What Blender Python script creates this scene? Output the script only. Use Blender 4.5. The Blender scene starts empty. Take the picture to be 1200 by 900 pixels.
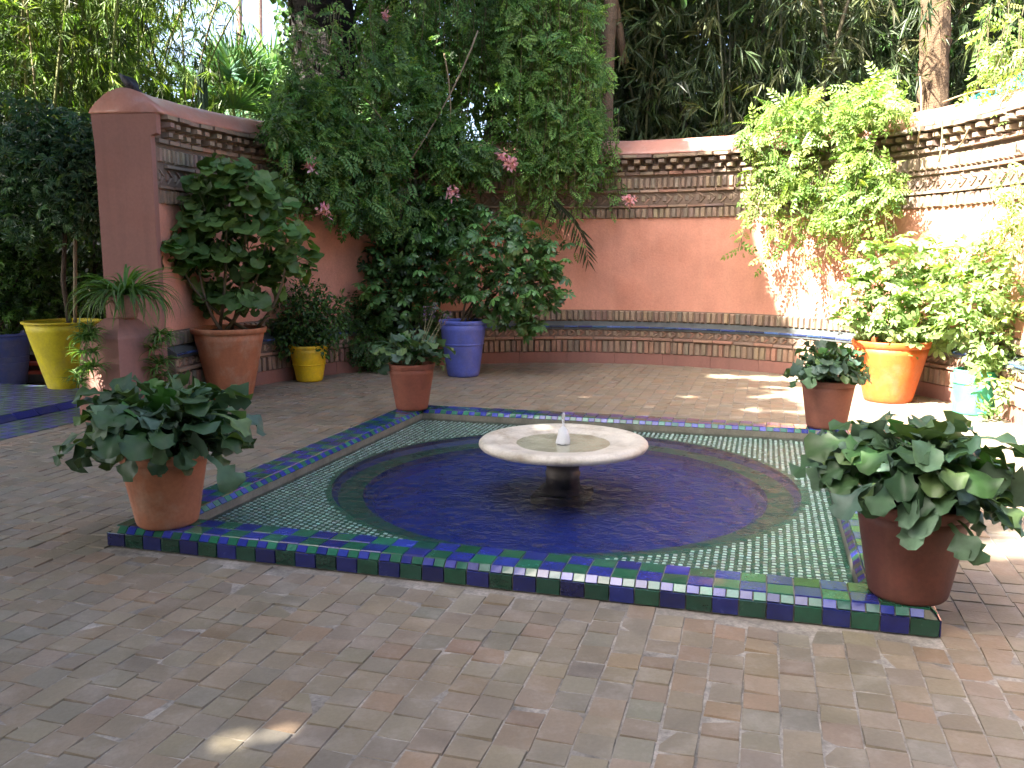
import bpy, math, random
import numpy as np
from mathutils import Vector, Matrix

random.seed(7)
rng = np.random.default_rng(7)
rad = math.radians
scene = bpy.context.scene
COL = scene.collection

# ------------------------------------------------------------------ camera
FPX, CAMH, PITCH = 1013.67, 1.5118, rad(-8.417)
cam_d = bpy.data.cameras.new('camera')
cam_d.sensor_width = 36.0
cam_d.lens = 36.0 * FPX / 1200.0
cam_d.clip_start = 0.05
cam_d.clip_end = 2000
cam = bpy.data.objects.new('camera', cam_d)
COL.objects.link(cam)
cam.location = (0, 0, CAMH)
cam.rotation_euler = (rad(90) + PITCH, 0, 0)
scene.camera = cam
scene.render.resolution_x, scene.render.resolution_y = 1024, 768

# ------------------------------------------------------------------ world, sun, exposure
SUN_AZ = np.array([-0.85, -0.53]); SUN_AZ /= np.linalg.norm(SUN_AZ)
SUN_EL = rad(48)
SUNV = Vector((SUN_AZ[0] * math.cos(SUN_EL), SUN_AZ[1] * math.cos(SUN_EL), math.sin(SUN_EL)))
world = bpy.data.worlds.new('World')
scene.world = world
world.use_nodes = True
wn = world.node_tree
sky = wn.nodes.new('ShaderNodeTexSky')
sky.sky_type = 'NISHITA'
sky.sun_disc = False
sky.sun_elevation = SUN_EL
sky.sun_rotation = math.atan2(SUN_AZ[0], SUN_AZ[1])
sky.air_density = 0.55
sky.dust_density = 5.0
sky.ozone_density = 0.6
wn.links.new(sky.outputs[0], wn.nodes['Background'].inputs[0])
wn.nodes['Background'].inputs[1].default_value = 0.115
sun_d = bpy.data.lights.new('sun', 'SUN')
sun_d.energy = 5.0
sun_d.angle = rad(0.53)
sun_d.color = (1.0, 0.93, 0.82)
sun = bpy.data.objects.new('sun', sun_d)
COL.objects.link(sun)
sun.rotation_euler = SUNV.to_track_quat('Z', 'Y').to_euler()
sun.location = (-12, -8, 18)
vs = scene.view_settings
vs.view_transform = 'Standard'
vs.look = 'None'
vs.exposure = 3.3
vs.gamma = 1.0
vs.use_curve_mapping = False

# ------------------------------------------------------------------ helpers
def ray(px, py):
    c, s = math.cos(PITCH), math.sin(PITCH)
    v = (py - 450) / FPX
    return np.array([(px - 600) / FPX, c + v * s, s - v * c])

def P(px, py, Y):                       # point in a pixel's direction at distance Y ahead
    d = ray(px, py)
    return np.array([0, 0, CAMH]) + d * (Y / d[1])

def G(px, py, z=0.0):                   # point in a pixel's direction on a level plane
    d = ray(px, py)
    return np.array([0, 0, CAMH]) + d * ((z - CAMH) / d[2])

def pix(p):
    p = np.asarray(p, float)
    c, s = math.cos(PITCH), math.sin(PITCH)
    dz = p[..., 2] - CAMH
    w = p[..., 1] * c + dz * s
    u = -p[..., 1] * s + dz * c
    return 600 + FPX * p[..., 0] / w, 450 - FPX * u / w, w

WC = np.array([0.6, 8.3])               # centre of the curved wall
RW, RB, RO = 4.13, 4.03, 4.68           # upper face, base face, outer face

def wallY(px, R=RW):                    # depth of the wall face along a pixel column
    k = (px - 600) / FPX / math.cos(PITCH)
    a = 1 + k * k
    b = -2 * (k * WC[0] + WC[1])
    c = WC @ WC - R * R
    return (-b + math.sqrt(max(b * b - 4 * a * c, 0))) / (2 * a)

def nrm(a):
    return a / np.maximum(np.linalg.norm(a, axis=-1, keepdims=True), 1e-9)

def frames(tip, up):                    # columns: side, tip, normal
    t = nrm(tip)
    s = nrm(np.cross(t, up))
    n = np.cross(s, t)
    return np.stack([s, t, n], axis=-1)

class Bag:
    def __init__(self):
        self.V, self.L, self.C, self.K, self.n = [], [], [], [], 0
    def add(self, V, F, col=(1, 1, 1)):
        V = np.asarray(V, float)
        self.V.append(V)
        self.L.append(np.array([i for f in F for i in f], np.int64) + self.n)
        self.K.append(np.array([len(f) for f in F], np.int64))
        c = np.asarray(col, float)
        self.C.append(np.broadcast_to(c, (len(V), 3)) if c.ndim == 1 else c)
        self.n += len(V)
    def inst(self, tpl, M, T, S, col):
        TV, TF = tpl
        N, k = len(T), len(TV)
        if N == 0:
            return
        S = np.asarray(S, float)
        if S.ndim == 1:
            S = np.repeat(S[:, None], 3, 1)
        V = np.einsum('nij,nkj->nki', M, TV[None] * S[:, None, :]) + T[:, None, :]
        self.V.append(V.reshape(-1, 3))
        flat = np.array([i for f in TF for i in f], np.int64)
        cnt = np.array([len(f) for f in TF], np.int64)
        self.L.append((flat[None] + (np.arange(N) * k)[:, None]).ravel() + self.n)
        self.K.append(np.tile(cnt, N))
        self.C.append(np.repeat(np.asarray(col, float), k, axis=0))
        self.n += N * k
    def mesh(self, name, mat, smooth=False):
        me = bpy.data.meshes.new(name)
        V = np.concatenate(self.V); L = np.concatenate(self.L); K = np.concatenate(self.K); C = np.concatenate(self.C)
        me.vertices.add(len(V)); me.vertices.foreach_set('co', V.astype(np.float32).ravel())
        me.loops.add(len(L)); me.loops.foreach_set('vertex_index', L.astype(np.int32))
        me.polygons.add(len(K))
        st = np.concatenate([[0], np.cumsum(K)[:-1]])
        me.polygons.foreach_set('loop_start', st.astype(np.int32))
        me.polygons.foreach_set('use_smooth', np.full(len(K), bool(smooth)))
        me.update(calc_edges=True)
        at = me.attributes.new('col', 'FLOAT_COLOR', 'POINT')
        at.data.foreach_set('color', np.concatenate([C, np.ones((len(C), 1))], 1).astype(np.float32).ravel())
        me.materials.append(mat)
        return me
    def build(self, name, mat, parent=None, smooth=False, stuff=False):
        o = obj(name, self.mesh(name, mat, smooth), parent)
        if stuff:
            o['kind'] = 'stuff'
        return o

def obj(name, me, parent=None, loc=None):
    o = bpy.data.objects.new(name, me)
    COL.objects.link(o)
    if parent is not None:
        o.parent = parent
    if loc is not None:
        o.location = loc
    return o

def thing(name, label, cat, loc=(0, 0, 0), group=None):
    o = obj(name, None, None, loc)
    o.empty_display_size = 0.1
    o['label'] = label
    o['category'] = cat
    if group:
        o['group'] = group
    return o

def tag(o, label, cat, group=None):
    o['label'] = label; o['category'] = cat
    if group: o['group'] = group
    return o

def slab(q, n, h, bev):                 # bevelled piece on four base corners
    q = np.asarray(q, float); n = np.asarray(n, float)
    c = q.mean(0)
    top = []
    for i in range(4):
        d1 = nrm(q[(i + 1) % 4] - q[i]); d2 = nrm(q[(i - 1) % 4] - q[i])
        top.append(q[i] + (d1 + d2) * bev + n * h)
    V = np.concatenate([q, np.array(top)])
    return V, [(4, 5, 6, 7), (0, 1, 5, 4), (1, 2, 6, 5), (2, 3, 7, 6), (3, 0, 4, 7)]

def boxv(c, s, rz=0.0):
    c = np.asarray(c, float); hx, hy, hz = np.asarray(s, float) / 2
    V = np.array([[x, y, z] for z in (-hz, hz) for x, y in ((-hx, -hy), (hx, -hy), (hx, hy), (-hx, hy))])
    R = np.array([[math.cos(rz), -math.sin(rz), 0], [math.sin(rz), math.cos(rz), 0], [0, 0, 1]])
    return V @ R.T + c, [(3, 2, 1, 0), (4, 5, 6, 7), (0, 1, 5, 4), (1, 2, 6, 5), (2, 3, 7, 6), (3, 0, 4, 7)]

def lathe(prof, seg=36, c=(0, 0, 0), wob=0.0):
    V, F = [], []
    n = len(prof)
    for i in range(seg):
        a = 2 * math.pi * i / seg
        for j, (r, z) in enumerate(prof):
            rr = r * (1 + wob * math.sin(2 * a + 1.3 + j * .1))
            V.append((c[0] + rr * math.cos(a), c[1] + rr * math.sin(a), c[2] + z))
    for i in range(seg):
        k = (i + 1) % seg
        for j in range(n - 1):
            F.append((i * n + j, k * n + j, k * n + j + 1, i * n + j + 1))
    return np.array(V), F

def tube(path, radii, sides=7, cap=True):
    path = np.asarray(path, float); n = len(path)
    radii = np.broadcast_to(np.asarray(radii, float), (n,)) if np.ndim(radii) < 2 else np.asarray(radii)
    t = nrm(np.gradient(path, axis=0))
    ref = np.array([0.0, 0.0, 1.0]) if abs(t[0][2]) < 0.9 else np.array([1.0, 0, 0])
    V = []
    for i in range(n):
        s = nrm(np.cross(t[i], ref)); u = np.cross(s, t[i])
        r = radii[i]; ra, rb = (r, r) if np.ndim(r) == 0 else r
        for k in range(sides):
            a = 2 * math.pi * k / sides
            V.append(path[i] + s * ra * math.cos(a) + u * rb * math.sin(a))
    F = []
    for i in range(n - 1):
        for k in range(sides):
            j = (k + 1) % sides
            F.append((i * sides + k, i * sides + j, (i + 1) * sides + j, (i + 1) * sides + k))
    if cap:
        F.append(tuple(range(sides - 1, -1, -1))); F.append(tuple(range((n - 1) * sides, n * sides)))
    return np.array(V), F

def curve(p0, p1, bow=(0, 0, 0), n=6):
    t = np.linspace(0, 1, n)[:, None]
    return np.asarray(p0) * (1 - t) + np.asarray(p1) * t + np.asarray(bow) * (4 * t * (1 - t))

def jit(c, s, n=None):                  # a colour varied in brightness and a little in hue
    c = np.asarray(c, float)
    if n is None:
        return np.clip(c * (1 + rng.normal(0, s)) * (1 + rng.normal(0, s * .35, 3)), 0.003, 1)
    return np.clip(c * (1 + rng.normal(0, s, (n, 1))) * (1 + rng.normal(0, s * .35, (n, 3))), 0.003, 1)

def pick(cols, n, s=0.15, p=None):
    cols = np.asarray(cols, float)
    i = rng.choice(len(cols), n, p=p)
    return np.clip(cols[i] * (1 + rng.normal(0, s, (n, 1))) * (1 + rng.normal(0, s * .3, (n, 3))), 0.003, 1)

# ------------------------------------------------------------------ materials
def mat_base(name):
    m = bpy.data.materials.new(name)
    m.use_nodes = True
    nt = m.node_tree
    return m, nt, nt.nodes['Principled BSDF'], nt.nodes['Material Output']

def N(nt, t, **kw):
    n = nt.nodes.new(t)
    for k, v in kw.items():
        setattr(n, k, v)
    return n

def noise(nt, scale, detail=4, rough=.55, vec=None):
    n = N(nt, 'ShaderNodeTexNoise')
    n.inputs['Scale'].default_value = scale; n.inputs['Detail'].default_value = detail; n.inputs['Roughness'].default_value = rough
    if vec is not None: nt.links.new(vec, n.inputs['Vector'])
    return n

def ramp(nt, src, lo, hi, a, b):
    m = N(nt, 'ShaderNodeMapRange')
    m.inputs['From Min'].default_value = lo; m.inputs['From Max'].default_value = hi
    m.inputs['To Min'].default_value = a; m.inputs['To Max'].default_value = b
    nt.links.new(src, m.inputs['Value'])
    return m.outputs[0]

def mix(nt, mode, fac, a, b):
    m = N(nt, 'ShaderNodeMix', data_type='RGBA', blend_type=mode)
    for sock, v in ((m.inputs[0], fac), (m.inputs[6], a), (m.inputs[7], b)):
        if hasattr(v, 'is_linked'):
            nt.links.new(v, sock)
        elif isinstance(v, (int, float)):
            sock.default_value = v
        else:
            sock.default_value = (*v, 1)
    return m.outputs[2]

def surf(name, base=None, rough=.8, var=.25, scale=3.0, fine=40.0, bump=.3, bdist=.004, stain=None, stain_amt=.5, stain_scale=1.2,
         spec=.4, coat=0.0, rvar=.1, streak=None, streak_amt=.4):
    """procedural surface: piece colour (attribute) or a base colour, broken by two noises, stains and relief"""
    m, nt, b, out = mat_base(name)
    geo = N(nt, 'ShaderNodeNewGeometry')
    pos = geo.outputs['Position']
    if base is None:
        at = N(nt, 'ShaderNodeAttribute', attribute_name='col'); c = at.outputs['Color']
    else:
        rgb = N(nt, 'ShaderNodeRGB'); rgb.outputs[0].default_value = (*base, 1); c = rgb.outputs[0]
    n1 = noise(nt, scale, 5, .6, pos); n2 = noise(nt, fine, 4, .6, pos)
    if stain is not None:
        n3 = noise(nt, stain_scale, 6, .65, pos)
        c = mix(nt, 'MIX', ramp(nt, n3.outputs[0], .5, .72, 0, stain_amt), c, stain)
    if streak is not None:                # rain and limewash runs down the face
        mp = N(nt, 'ShaderNodeMapping'); mp.inputs['Scale'].default_value = (9, 9, .55); nt.links.new(pos, mp.inputs['Vector'])
        n4 = noise(nt, 1.0, 5, .6, mp.outputs[0])
        c = mix(nt, 'MIX', ramp(nt, n4.outputs[0], .5, .75, 0, streak_amt), c, streak)
    v1 = ramp(nt, n1.outputs[0], .25, .75, 1 - var, 1 + var)
    v2 = ramp(nt, n2.outputs[0], .25, .75, 1 - var * .6, 1 + var * .6)
    mul = N(nt, 'ShaderNodeMath', operation='MULTIPLY'); nt.links.new(v1, mul.inputs[0]); nt.links.new(v2, mul.inputs[1])
    vm = N(nt, 'ShaderNodeVectorMath', operation='SCALE'); nt.links.new(c, vm.inputs[0]); nt.links.new(mul.outputs[0], vm.inputs['Scale'])
    nt.links.new(vm.outputs[0], b.inputs['Base Color'])
    nt.links.new(ramp(nt, n1.outputs[0], .3, .7, rough - rvar, min(1, rough + rvar)), b.inputs['Roughness'])
    b.inputs['Specular IOR Level'].default_value = spec
    if coat:
        b.inputs['Coat Weight'].default_value = coat; b.inputs['Coat Roughness'].default_value = .08
    if bump:
        bp = N(nt, 'ShaderNodeBump'); bp.inputs['Strength'].default_value = bump; bp.inputs['Distance'].default_value = bdist
        add = N(nt, 'ShaderNodeMath', operation='ADD'); nt.links.new(n1.outputs[0], add.inputs[0]); nt.links.new(n2.outputs[0], add.inputs[1])
        nt.links.new(add.outputs[0], bp.inputs['Height']); nt.links.new(bp.outputs[0], b.inputs['Normal'])
    return m

def leafmat(name, rough=.45, trans=.3, spec=.35):
    m, nt, b, out = mat_base(name)
    at = N(nt, 'ShaderNodeAttribute', attribute_name='col')
    geo = N(nt, 'ShaderNodeNewGeometry')
    n1 = noise(nt, 25, 3, .6, geo.outputs['Position'])
    vm = N(nt, 'ShaderNodeVectorMath', operation='SCALE')
    nt.links.new(at.outputs['Color'], vm.inputs[0]); nt.links.new(ramp(nt, n1.outputs[0], .25, .75, .8, 1.2), vm.inputs['Scale'])
    nt.links.new(vm.outputs[0], b.inputs['Base Color'])
    b.inputs['Roughness'].default_value = rough
    b.inputs['Specular IOR Level'].default_value = spec
    tr = N(nt, 'ShaderNodeBsdfTranslucent')
    tc = mix(nt, 'MULTIPLY', 1.0, vm.outputs[0], (1.5, 1.6, .5))
    nt.links.new(tc, tr.inputs['Color'])
    ms = N(nt, 'ShaderNodeMixShader'); ms.inputs[0].default_value = trans
    nt.links.new(b.outputs[0], ms.inputs[1]); nt.links.new(tr.outputs[0], ms.inputs[2])
    nt.links.new(ms.outputs[0], out.inputs['Surface'])
    return m

M_pave = surf('paving_clay', None, .62, .16, 5, 70, .5, .003, stain=(.30, .27, .23), stain_amt=.35, stain_scale=7, spec=.45, rvar=.16)
M_joint = surf('paving_joint', (.21, .19, .165), .9, .6, 6, 60, .5, .004)
M_earth = surf('earth', (.10, .07, .045), .95, .4, 1.5, 20, .6, .02)
M_brick = surf('wall_brick', None, .88, .22, 9, 80, .6, .004)
M_mortar = surf('brick_mortar', (.16, .115, .085), .95, .3, 5, 60, .5, .004)
M_plaster = surf('salmon_plaster', (.53, .25, .175), .86, .17, 2.3, 45, .55, .006, stain=(.43, .165, .10), stain_amt=.5, stain_scale=.9, streak=(.58, .30, .21), streak_amt=.35)
M_cap = surf('cap_plaster', (.46, .22, .165), .38, .14, 2.0, 40, .35, .004, stain=(.50, .38, .33), stain_amt=.6, stain_scale=2.2)
M_pier = surf('pier_plaster', (.25, .125, .10), .85, .12, 1.5, 35, .3, .004, stain=(.25, .10, .07), stain_amt=.4, stain_scale=1.3, streak=(.16, .085, .07), streak_amt=.45)  # darker than the wall plaster: the end pier's shade is in this colour
M_glaze = surf('glazed_tile', None, .2, .22, 14, 90, .25, .0015, spec=.5, coat=.35, rvar=.1)
M_path = surf('worn_glaze', None, .6, .25, 9, 60, .3, .003, stain=(.12, .12, .10), stain_amt=.5, stain_scale=3)
M_grout = surf('grout', (.15, .14, .11), .9, .3, 9, 60, .4, .003, stain=(.09, .10, .06), stain_amt=.6, stain_scale=4)
M_deep = surf('pool_bottom_tile', None, .3, .25, 6, 45, .2, .002, spec=.5)
M_marble = surf('marble', (.52, .48, .40), .5, .2, 7, 70, .5, .004, stain=(.24, .19, .12), stain_amt=.75, stain_scale=6)
M_stone = surf('wet_stone', (.085, .07, .055), .5, .3, 8, 60, .5, .004)
M_terra = surf('terracotta', None, .78, .2, 5, 50, .35, .002, stain=(.42, .32, .24), stain_amt=.5, stain_scale=4, streak=(.13, .06, .035), streak_amt=.4)
M_terra_dark = surf('dark_terracotta', None, .7, .2, 5, 50, .35, .002, stain=(.06, .025, .018), stain_amt=.5, stain_scale=4, streak=(.20, .09, .06), streak_amt=.3)  # terracotta darkened throughout; the near pot's shade is in its colour
M_paint = surf('painted_clay', None, .55, .2, 6, 45, .45, .003, spec=.4, stain=(.22, .19, .15), stain_amt=.3, stain_scale=5, streak=(.10, .09, .07), streak_amt=.25)
M_soil = surf('soil', (.035, .024, .016), .95, .4, 20, 80, .8, .01)
M_bark = surf('bark', None, .9, .35, 8, 40, .9, .02)
M_stem = surf('stem', None, .7, .25, 12, 60, .3, .002)
M_leaf = leafmat('leaf')
M_gloss = leafmat('glossy_leaf', .33, .22, .5)
M_matte = leafmat('waxy_leaf', .5, .18, .35)
M_petal = leafmat('petal', .6, .35, .2)
M_metal = surf('dark_metal', (.03, .03, .03), .4, .2, 10, 60, .2, .001)
M_feather = surf('feather', None, .6, .3, 30, 90, .4, .003)
M_net = surf('teal_net', None, .8, .3, 10, 80, .4, .003)

def water_mat(name, tint, wave, strength, refl=1.0):
    m, nt, b, out = mat_base(name)
    nt.nodes.remove(b)
    geo = N(nt, 'ShaderNodeNewGeometry')
    n1 = noise(nt, wave, 3, .55, geo.outputs['Position']); n2 = noise(nt, wave * 2.7, 2, .5, geo.outputs['Position'])
    add = N(nt, 'ShaderNodeMath', operation='MULTIPLY_ADD'); nt.links.new(n2.outputs[0], add.inputs[0]); add.inputs[1].default_value = .4
    nt.links.new(n1.outputs[0], add.inputs[2])
    bp = N(nt, 'ShaderNodeBump'); bp.inputs['Strength'].default_value = strength; bp.inputs['Distance'].default_value = .026
    nt.links.new(add.outputs[0], bp.inputs['Height'])
    fr = N(nt, 'ShaderNodeFresnel'); fr.inputs['IOR'].default_value = 1.34; nt.links.new(bp.outputs[0], fr.inputs['Normal'])
    tr = N(nt, 'ShaderNodeBsdfTransparent'); tr.inputs[0].default_value = (*tint, 1)
    gl = N(nt, 'ShaderNodeBsdfGlossy'); gl.inputs['Roughness'].default_value = .03; nt.links.new(bp.outputs[0], gl.inputs['Normal'])
    ms = N(nt, 'ShaderNodeMixShader'); nt.links.new(fr.outputs[0], ms.inputs[0])
    nt.links.new(tr.outputs[0], ms.inputs[1]); nt.links.new(gl.outputs[0], ms.inputs[2])
    nt.links.new(ms.outputs[0], out.inputs['Surface'])
    return m
M_water = water_mat('pool_water', (.84, .92, .95), 11, 1.0)
M_bowlwater = water_mat('bowl_water', (.9, .92, .85), 14, .2)
def jet_mat():
    m, nt, b, out = mat_base('falling_water')
    b.inputs['Base Color'].default_value = (.9, .93, .95, 1); b.inputs['Roughness'].default_value = .08
    b.inputs['Transmission Weight'].default_value = .35; b.inputs['IOR'].default_value = 1.33
    n1 = noise(nt, 60, 3); bp = N(nt, 'ShaderNodeBump'); bp.inputs['Strength'].default_value = .6; bp.inputs['Distance'].default_value = .01
    nt.links.new(n1.outputs[0], bp.inputs['Height']); nt.links.new(bp.outputs[0], b.inputs['Normal'])
    return m
M_jet = jet_mat()

# ------------------------------------------------------------------ ground
NL = np.array([-2.131, 4.394]); EX = np.array([.9604, -.2787]); EY = np.array([.2787, .9604]); S = 4.0   # pool frame
def PW(x, y, z=0.0):
    q = NL + EX * x + EY * y
    return np.array([q[0], q[1], z])
def toP(p):
    d = np.asarray(p)[:2] - NL
    return d @ EX, d @ EY
PC = PW(2, 2)
def ring_sheet(z, radii, hole=1.9):     # a sheet with a square opening for the pool
    n = 40; V = []; F = []
    for k in range(n):
        a = 2 * math.pi * k / n + math.pi / 4
        c, s_ = math.cos(a), math.sin(a); m = hole / max(abs(c), abs(s_))
        V.append(PW(2 + c * m, 2 + s_ * m, z))
    for r in radii:
        for k in range(n):
            a = 2 * math.pi * k / n + math.pi / 4
            V.append(PW(2 + r * math.cos(a), 2 + r * math.sin(a), z))
    for i in range(len(radii)):
        for k in range(n):
            j = (k + 1) % n
            F.append((i * n + k, (i + 1) * n + k, (i + 1) * n + j, i * n + j))
    return np.array(V), F
g = Bag(); g.add(*ring_sheet(-.03, [4, 8, 16, 40, 120, 400, 900]))
ground = g.build('ground', M_earth); ground['kind'] = 'structure'

# ------------------------------------------------------------------ paving
A_END0, A_END1 = rad(-38), rad(175)     # the wall's two ends
def in_court(x, y):
    d = math.hypot(x - WC[0], y - WC[1]); a = math.atan2(y - WC[1], x - WC[0])
    if y < -.6 or abs(x) > 7.5: return False
    if d < RB + .05: return True
    if y > 9.9: return False
    if d < RO and (A_END0 - .02 < a < A_END1): return False
    return not (d >= RO and y > 8.6 and x > 0)
paving = obj('paving', None); paving['kind'] = 'structure'
gb = Bag(); gb.add(*ring_sheet(-.0065, [3, 4.5, 6, 7.6]))
gb.build('joint_bed', M_joint, paving)
TP = .125
PAVE = [(.19, .152, .106), (.20, .16, .11), (.175, .147, .108), (.175, .153, .118), (.205, .15, .098), (.22, .145, .09), (.16, .147, .115), (.205, .168, .118)]
PP = np.array([.2, .17, .16, .13, .12, .08, .06, .08])
pieces = []
for i in range(-52, 84):
    off = rng.uniform(0, TP)
    x0 = i * TP + .006
    y = -7.0 + off
    while y < 10.5:
        ln = TP * rng.uniform(.9, 1.1) if rng.random() > .06 else TP * 1.6
        cx, cy = x0 + TP / 2, y + ln / 2
        w = PW(cx, cy)
        inside_pool = -.055 < cx < S + .055 and -.055 < cy < S + .055
        in_path = -7 < cx < -2.76 and -2 < cy < 4.25
        if in_court(w[0], w[1]) and not inside_pool and not in_path:
            pieces.append((x0, y, ln, w))
        y += ln
def pave_piece(b, x0, y, ln, w):
    gp = .0022
    j = rng.normal(0, .0018, (4, 2))
    z = rng.normal(0, .0014); tx, ty = rng.normal(0, .0017, 2)
    q = [PW(x0 + gp + j[0][0], y + gp + j[0][1], -.0085), PW(x0 + TP - gp + j[1][0], y + gp + j[1][1], -.0085),
         PW(x0 + TP - gp + j[2][0], y + ln - gp + j[2][1], -.0085), PW(x0 + gp + j[3][0], y + ln - gp + j[3][1], -.0085)]
    V, F = slab(q, (0, 0, 1), .0062 + z, .0025)
    V[4:, 2] += np.array([-tx - ty, tx - ty, tx + ty, -tx + ty])
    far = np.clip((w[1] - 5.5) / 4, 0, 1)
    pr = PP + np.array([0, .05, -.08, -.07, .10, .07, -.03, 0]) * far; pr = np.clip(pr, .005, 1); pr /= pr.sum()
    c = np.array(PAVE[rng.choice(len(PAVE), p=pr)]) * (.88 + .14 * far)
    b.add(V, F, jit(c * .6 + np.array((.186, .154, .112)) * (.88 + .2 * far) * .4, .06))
px_, py_, w_ = pix(np.array([p[3] for p in pieces]))
vis = (px_ > -10) & (px_ < 1210) & (py_ < 915)
order = np.argsort(np.where(vis, w_, 1e9))
near = set(order[:300].tolist())
rest = Bag()
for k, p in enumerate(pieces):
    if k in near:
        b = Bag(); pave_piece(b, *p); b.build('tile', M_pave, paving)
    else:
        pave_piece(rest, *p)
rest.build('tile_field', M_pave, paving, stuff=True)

# ------------------------------------------------------------------ tiled path at the left
BLUE = (.02, .03, .20); GREEN = (.018, .10, .062); DGREEN = (.014, .07, .05)
path = obj('path', None); path['kind'] = 'structure'
b = Bag()
b.add(*boxv(PW(-4.9, 1.15, .012), (2.95, 6.2, .075), math.atan2(EX[1], EX[0])))
b.add(*boxv(PW(-3.08, 1.15, -.01), (.68, 6.2, .012), math.atan2(EX[1], EX[0])))
b.build('bed', M_grout, path)
tb = Bag(); cnt = 0
def gl_tile(bag, x0, y0, x1, y1, z, col, h=.008, bev=.002, gp=.002):
    q = [PW(x0 + gp, y0 + gp, z), PW(x1 - gp, y0 + gp, z), PW(x1 - gp, y1 - gp, z), PW(x0 + gp, y1 - gp, z)]
    V, F = slab(q, (0, 0, 1), h * rng.uniform(.8, 1.15), bev)
    bag.add(V, F, jit(col, .18))
for i in range(5):
    for k in range(52):
        x0 = -2.77 - .115 * (i + 1); y0 = 4.2 - .115 * (k + 1)
        col = BLUE if (i // 1 + k // 1) % 2 == 0 else DGREEN
        col = tuple(np.array(col) * .8 + .02)
        if k < 34:
            o = Bag(); gl_tile(o, x0, y0, x0 + .115, y0 + .115, -.006, col); o.build('tile', M_path, path)
        else:
            gl_tile(tb, x0, y0, x0 + .115, y0 + .115, -.006, col)
for k in range(24):
    y0 = 4.2 - .25 * (k + 1)
    o = Bag()
    q = [PW(-3.352, y0 + .004, -.005), PW(-3.352, y0 + .246, -.005), PW(-3.43, y0 + .246, .05), PW(-3.43, y0 + .004, .05)]
    n = nrm(np.cross(q[1] - q[0], q[3] - q[0])); n = n if n[2] > 0 else -n
    V, F = slab(q, n, .012, .004); o.add(V, F, jit(BLUE, .15)); o.build('edge_tile', M_path, path)
for i in range(25):
    for k in range(53):
        x0 = -3.45 - .115 * (i + 1); y0 = 4.22 - .115 * (k + 1)
        col = np.array(BLUE if (i + k) % 2 == 0 else DGREEN) * .7 + .03
        gl_tile(tb, x0, y0, x0 + .115, y0 + .115, .0485, col)
tb.build('tile_field', M_path, path, stuff=True)

# ------------------------------------------------------------------ fountain pool
pool = thing('fountain_pool', 'square sunken pool with blue and green chequered tile rim round a fountain', 'pool', PW(2, 2))
def at_pool(o):                         # parts are written in world metres; keep them there under the pool's origin
    o.matrix_parent_inverse = Matrix.Translation(-Vector(PW(2, 2)))
    return o
ZR, CH, TW = .105, .032, .105
IN = CH + 2 * TW                        # inner edge of the flat top
WTR = .024
b = Bag()                               # masonry under the tiles
hr = .0
def frame_ring(bag, x0, z0, x1, z1):    # a ring face between two square outlines at insets x0, x1
    def sq(i, z): return [PW(i, i, z), PW(S - i, i, z), PW(S - i, S - i, z), PW(i, S - i, z)]
    V = np.array(sq(x0, z0) + sq(x1, z1))
    bag.add(V, [(k, (k + 1) % 4, 4 + (k + 1) % 4, 4 + k) for k in range(4)])
e = .006
frame_ring(b, e, -.06, e, ZR - CH - e)
frame_ring(b, e, ZR - CH - e, CH + e, ZR - e)
frame_ring(b, CH + e, ZR - e, IN - e, ZR - e)
frame_ring(b, IN - e, ZR - e, IN + CH - e * .3, ZR - CH)
frame_ring(b, IN + CH - e * .3, ZR - CH, IN + CH - e * .3, -.02)
at_pool(b.build('rim_bed', M_grout, pool))
SIDES = [(np.array([0, 0]), np.array([1, 0]), np.array([0, 1])), (np.array([S, 0]), np.array([0, 1]), np.array([-1, 0])),
         (np.array([S, S]), np.array([-1, 0]), np.array([0, -1])), (np.array([0, S]), np.array([0, -1]), np.array([1, 0]))]
def side_pt(sd, u, v, z):
    o, a, n = SIDES[sd]; q = o + a * u + n * v
    return PW(q[0], q[1], z)
NT = 36; tl = S / NT
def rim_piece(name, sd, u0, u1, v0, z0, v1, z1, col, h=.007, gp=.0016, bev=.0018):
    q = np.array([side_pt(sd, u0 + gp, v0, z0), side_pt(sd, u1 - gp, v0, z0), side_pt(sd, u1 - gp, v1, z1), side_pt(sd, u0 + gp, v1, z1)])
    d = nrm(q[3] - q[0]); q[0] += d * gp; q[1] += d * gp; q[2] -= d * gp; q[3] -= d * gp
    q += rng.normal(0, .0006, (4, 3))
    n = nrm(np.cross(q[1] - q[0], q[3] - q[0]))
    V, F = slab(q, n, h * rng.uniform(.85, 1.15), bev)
    o = Bag(); o.add(V, F, jit(col, .2)); at_pool(o.build(name, M_glaze, pool))
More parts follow.
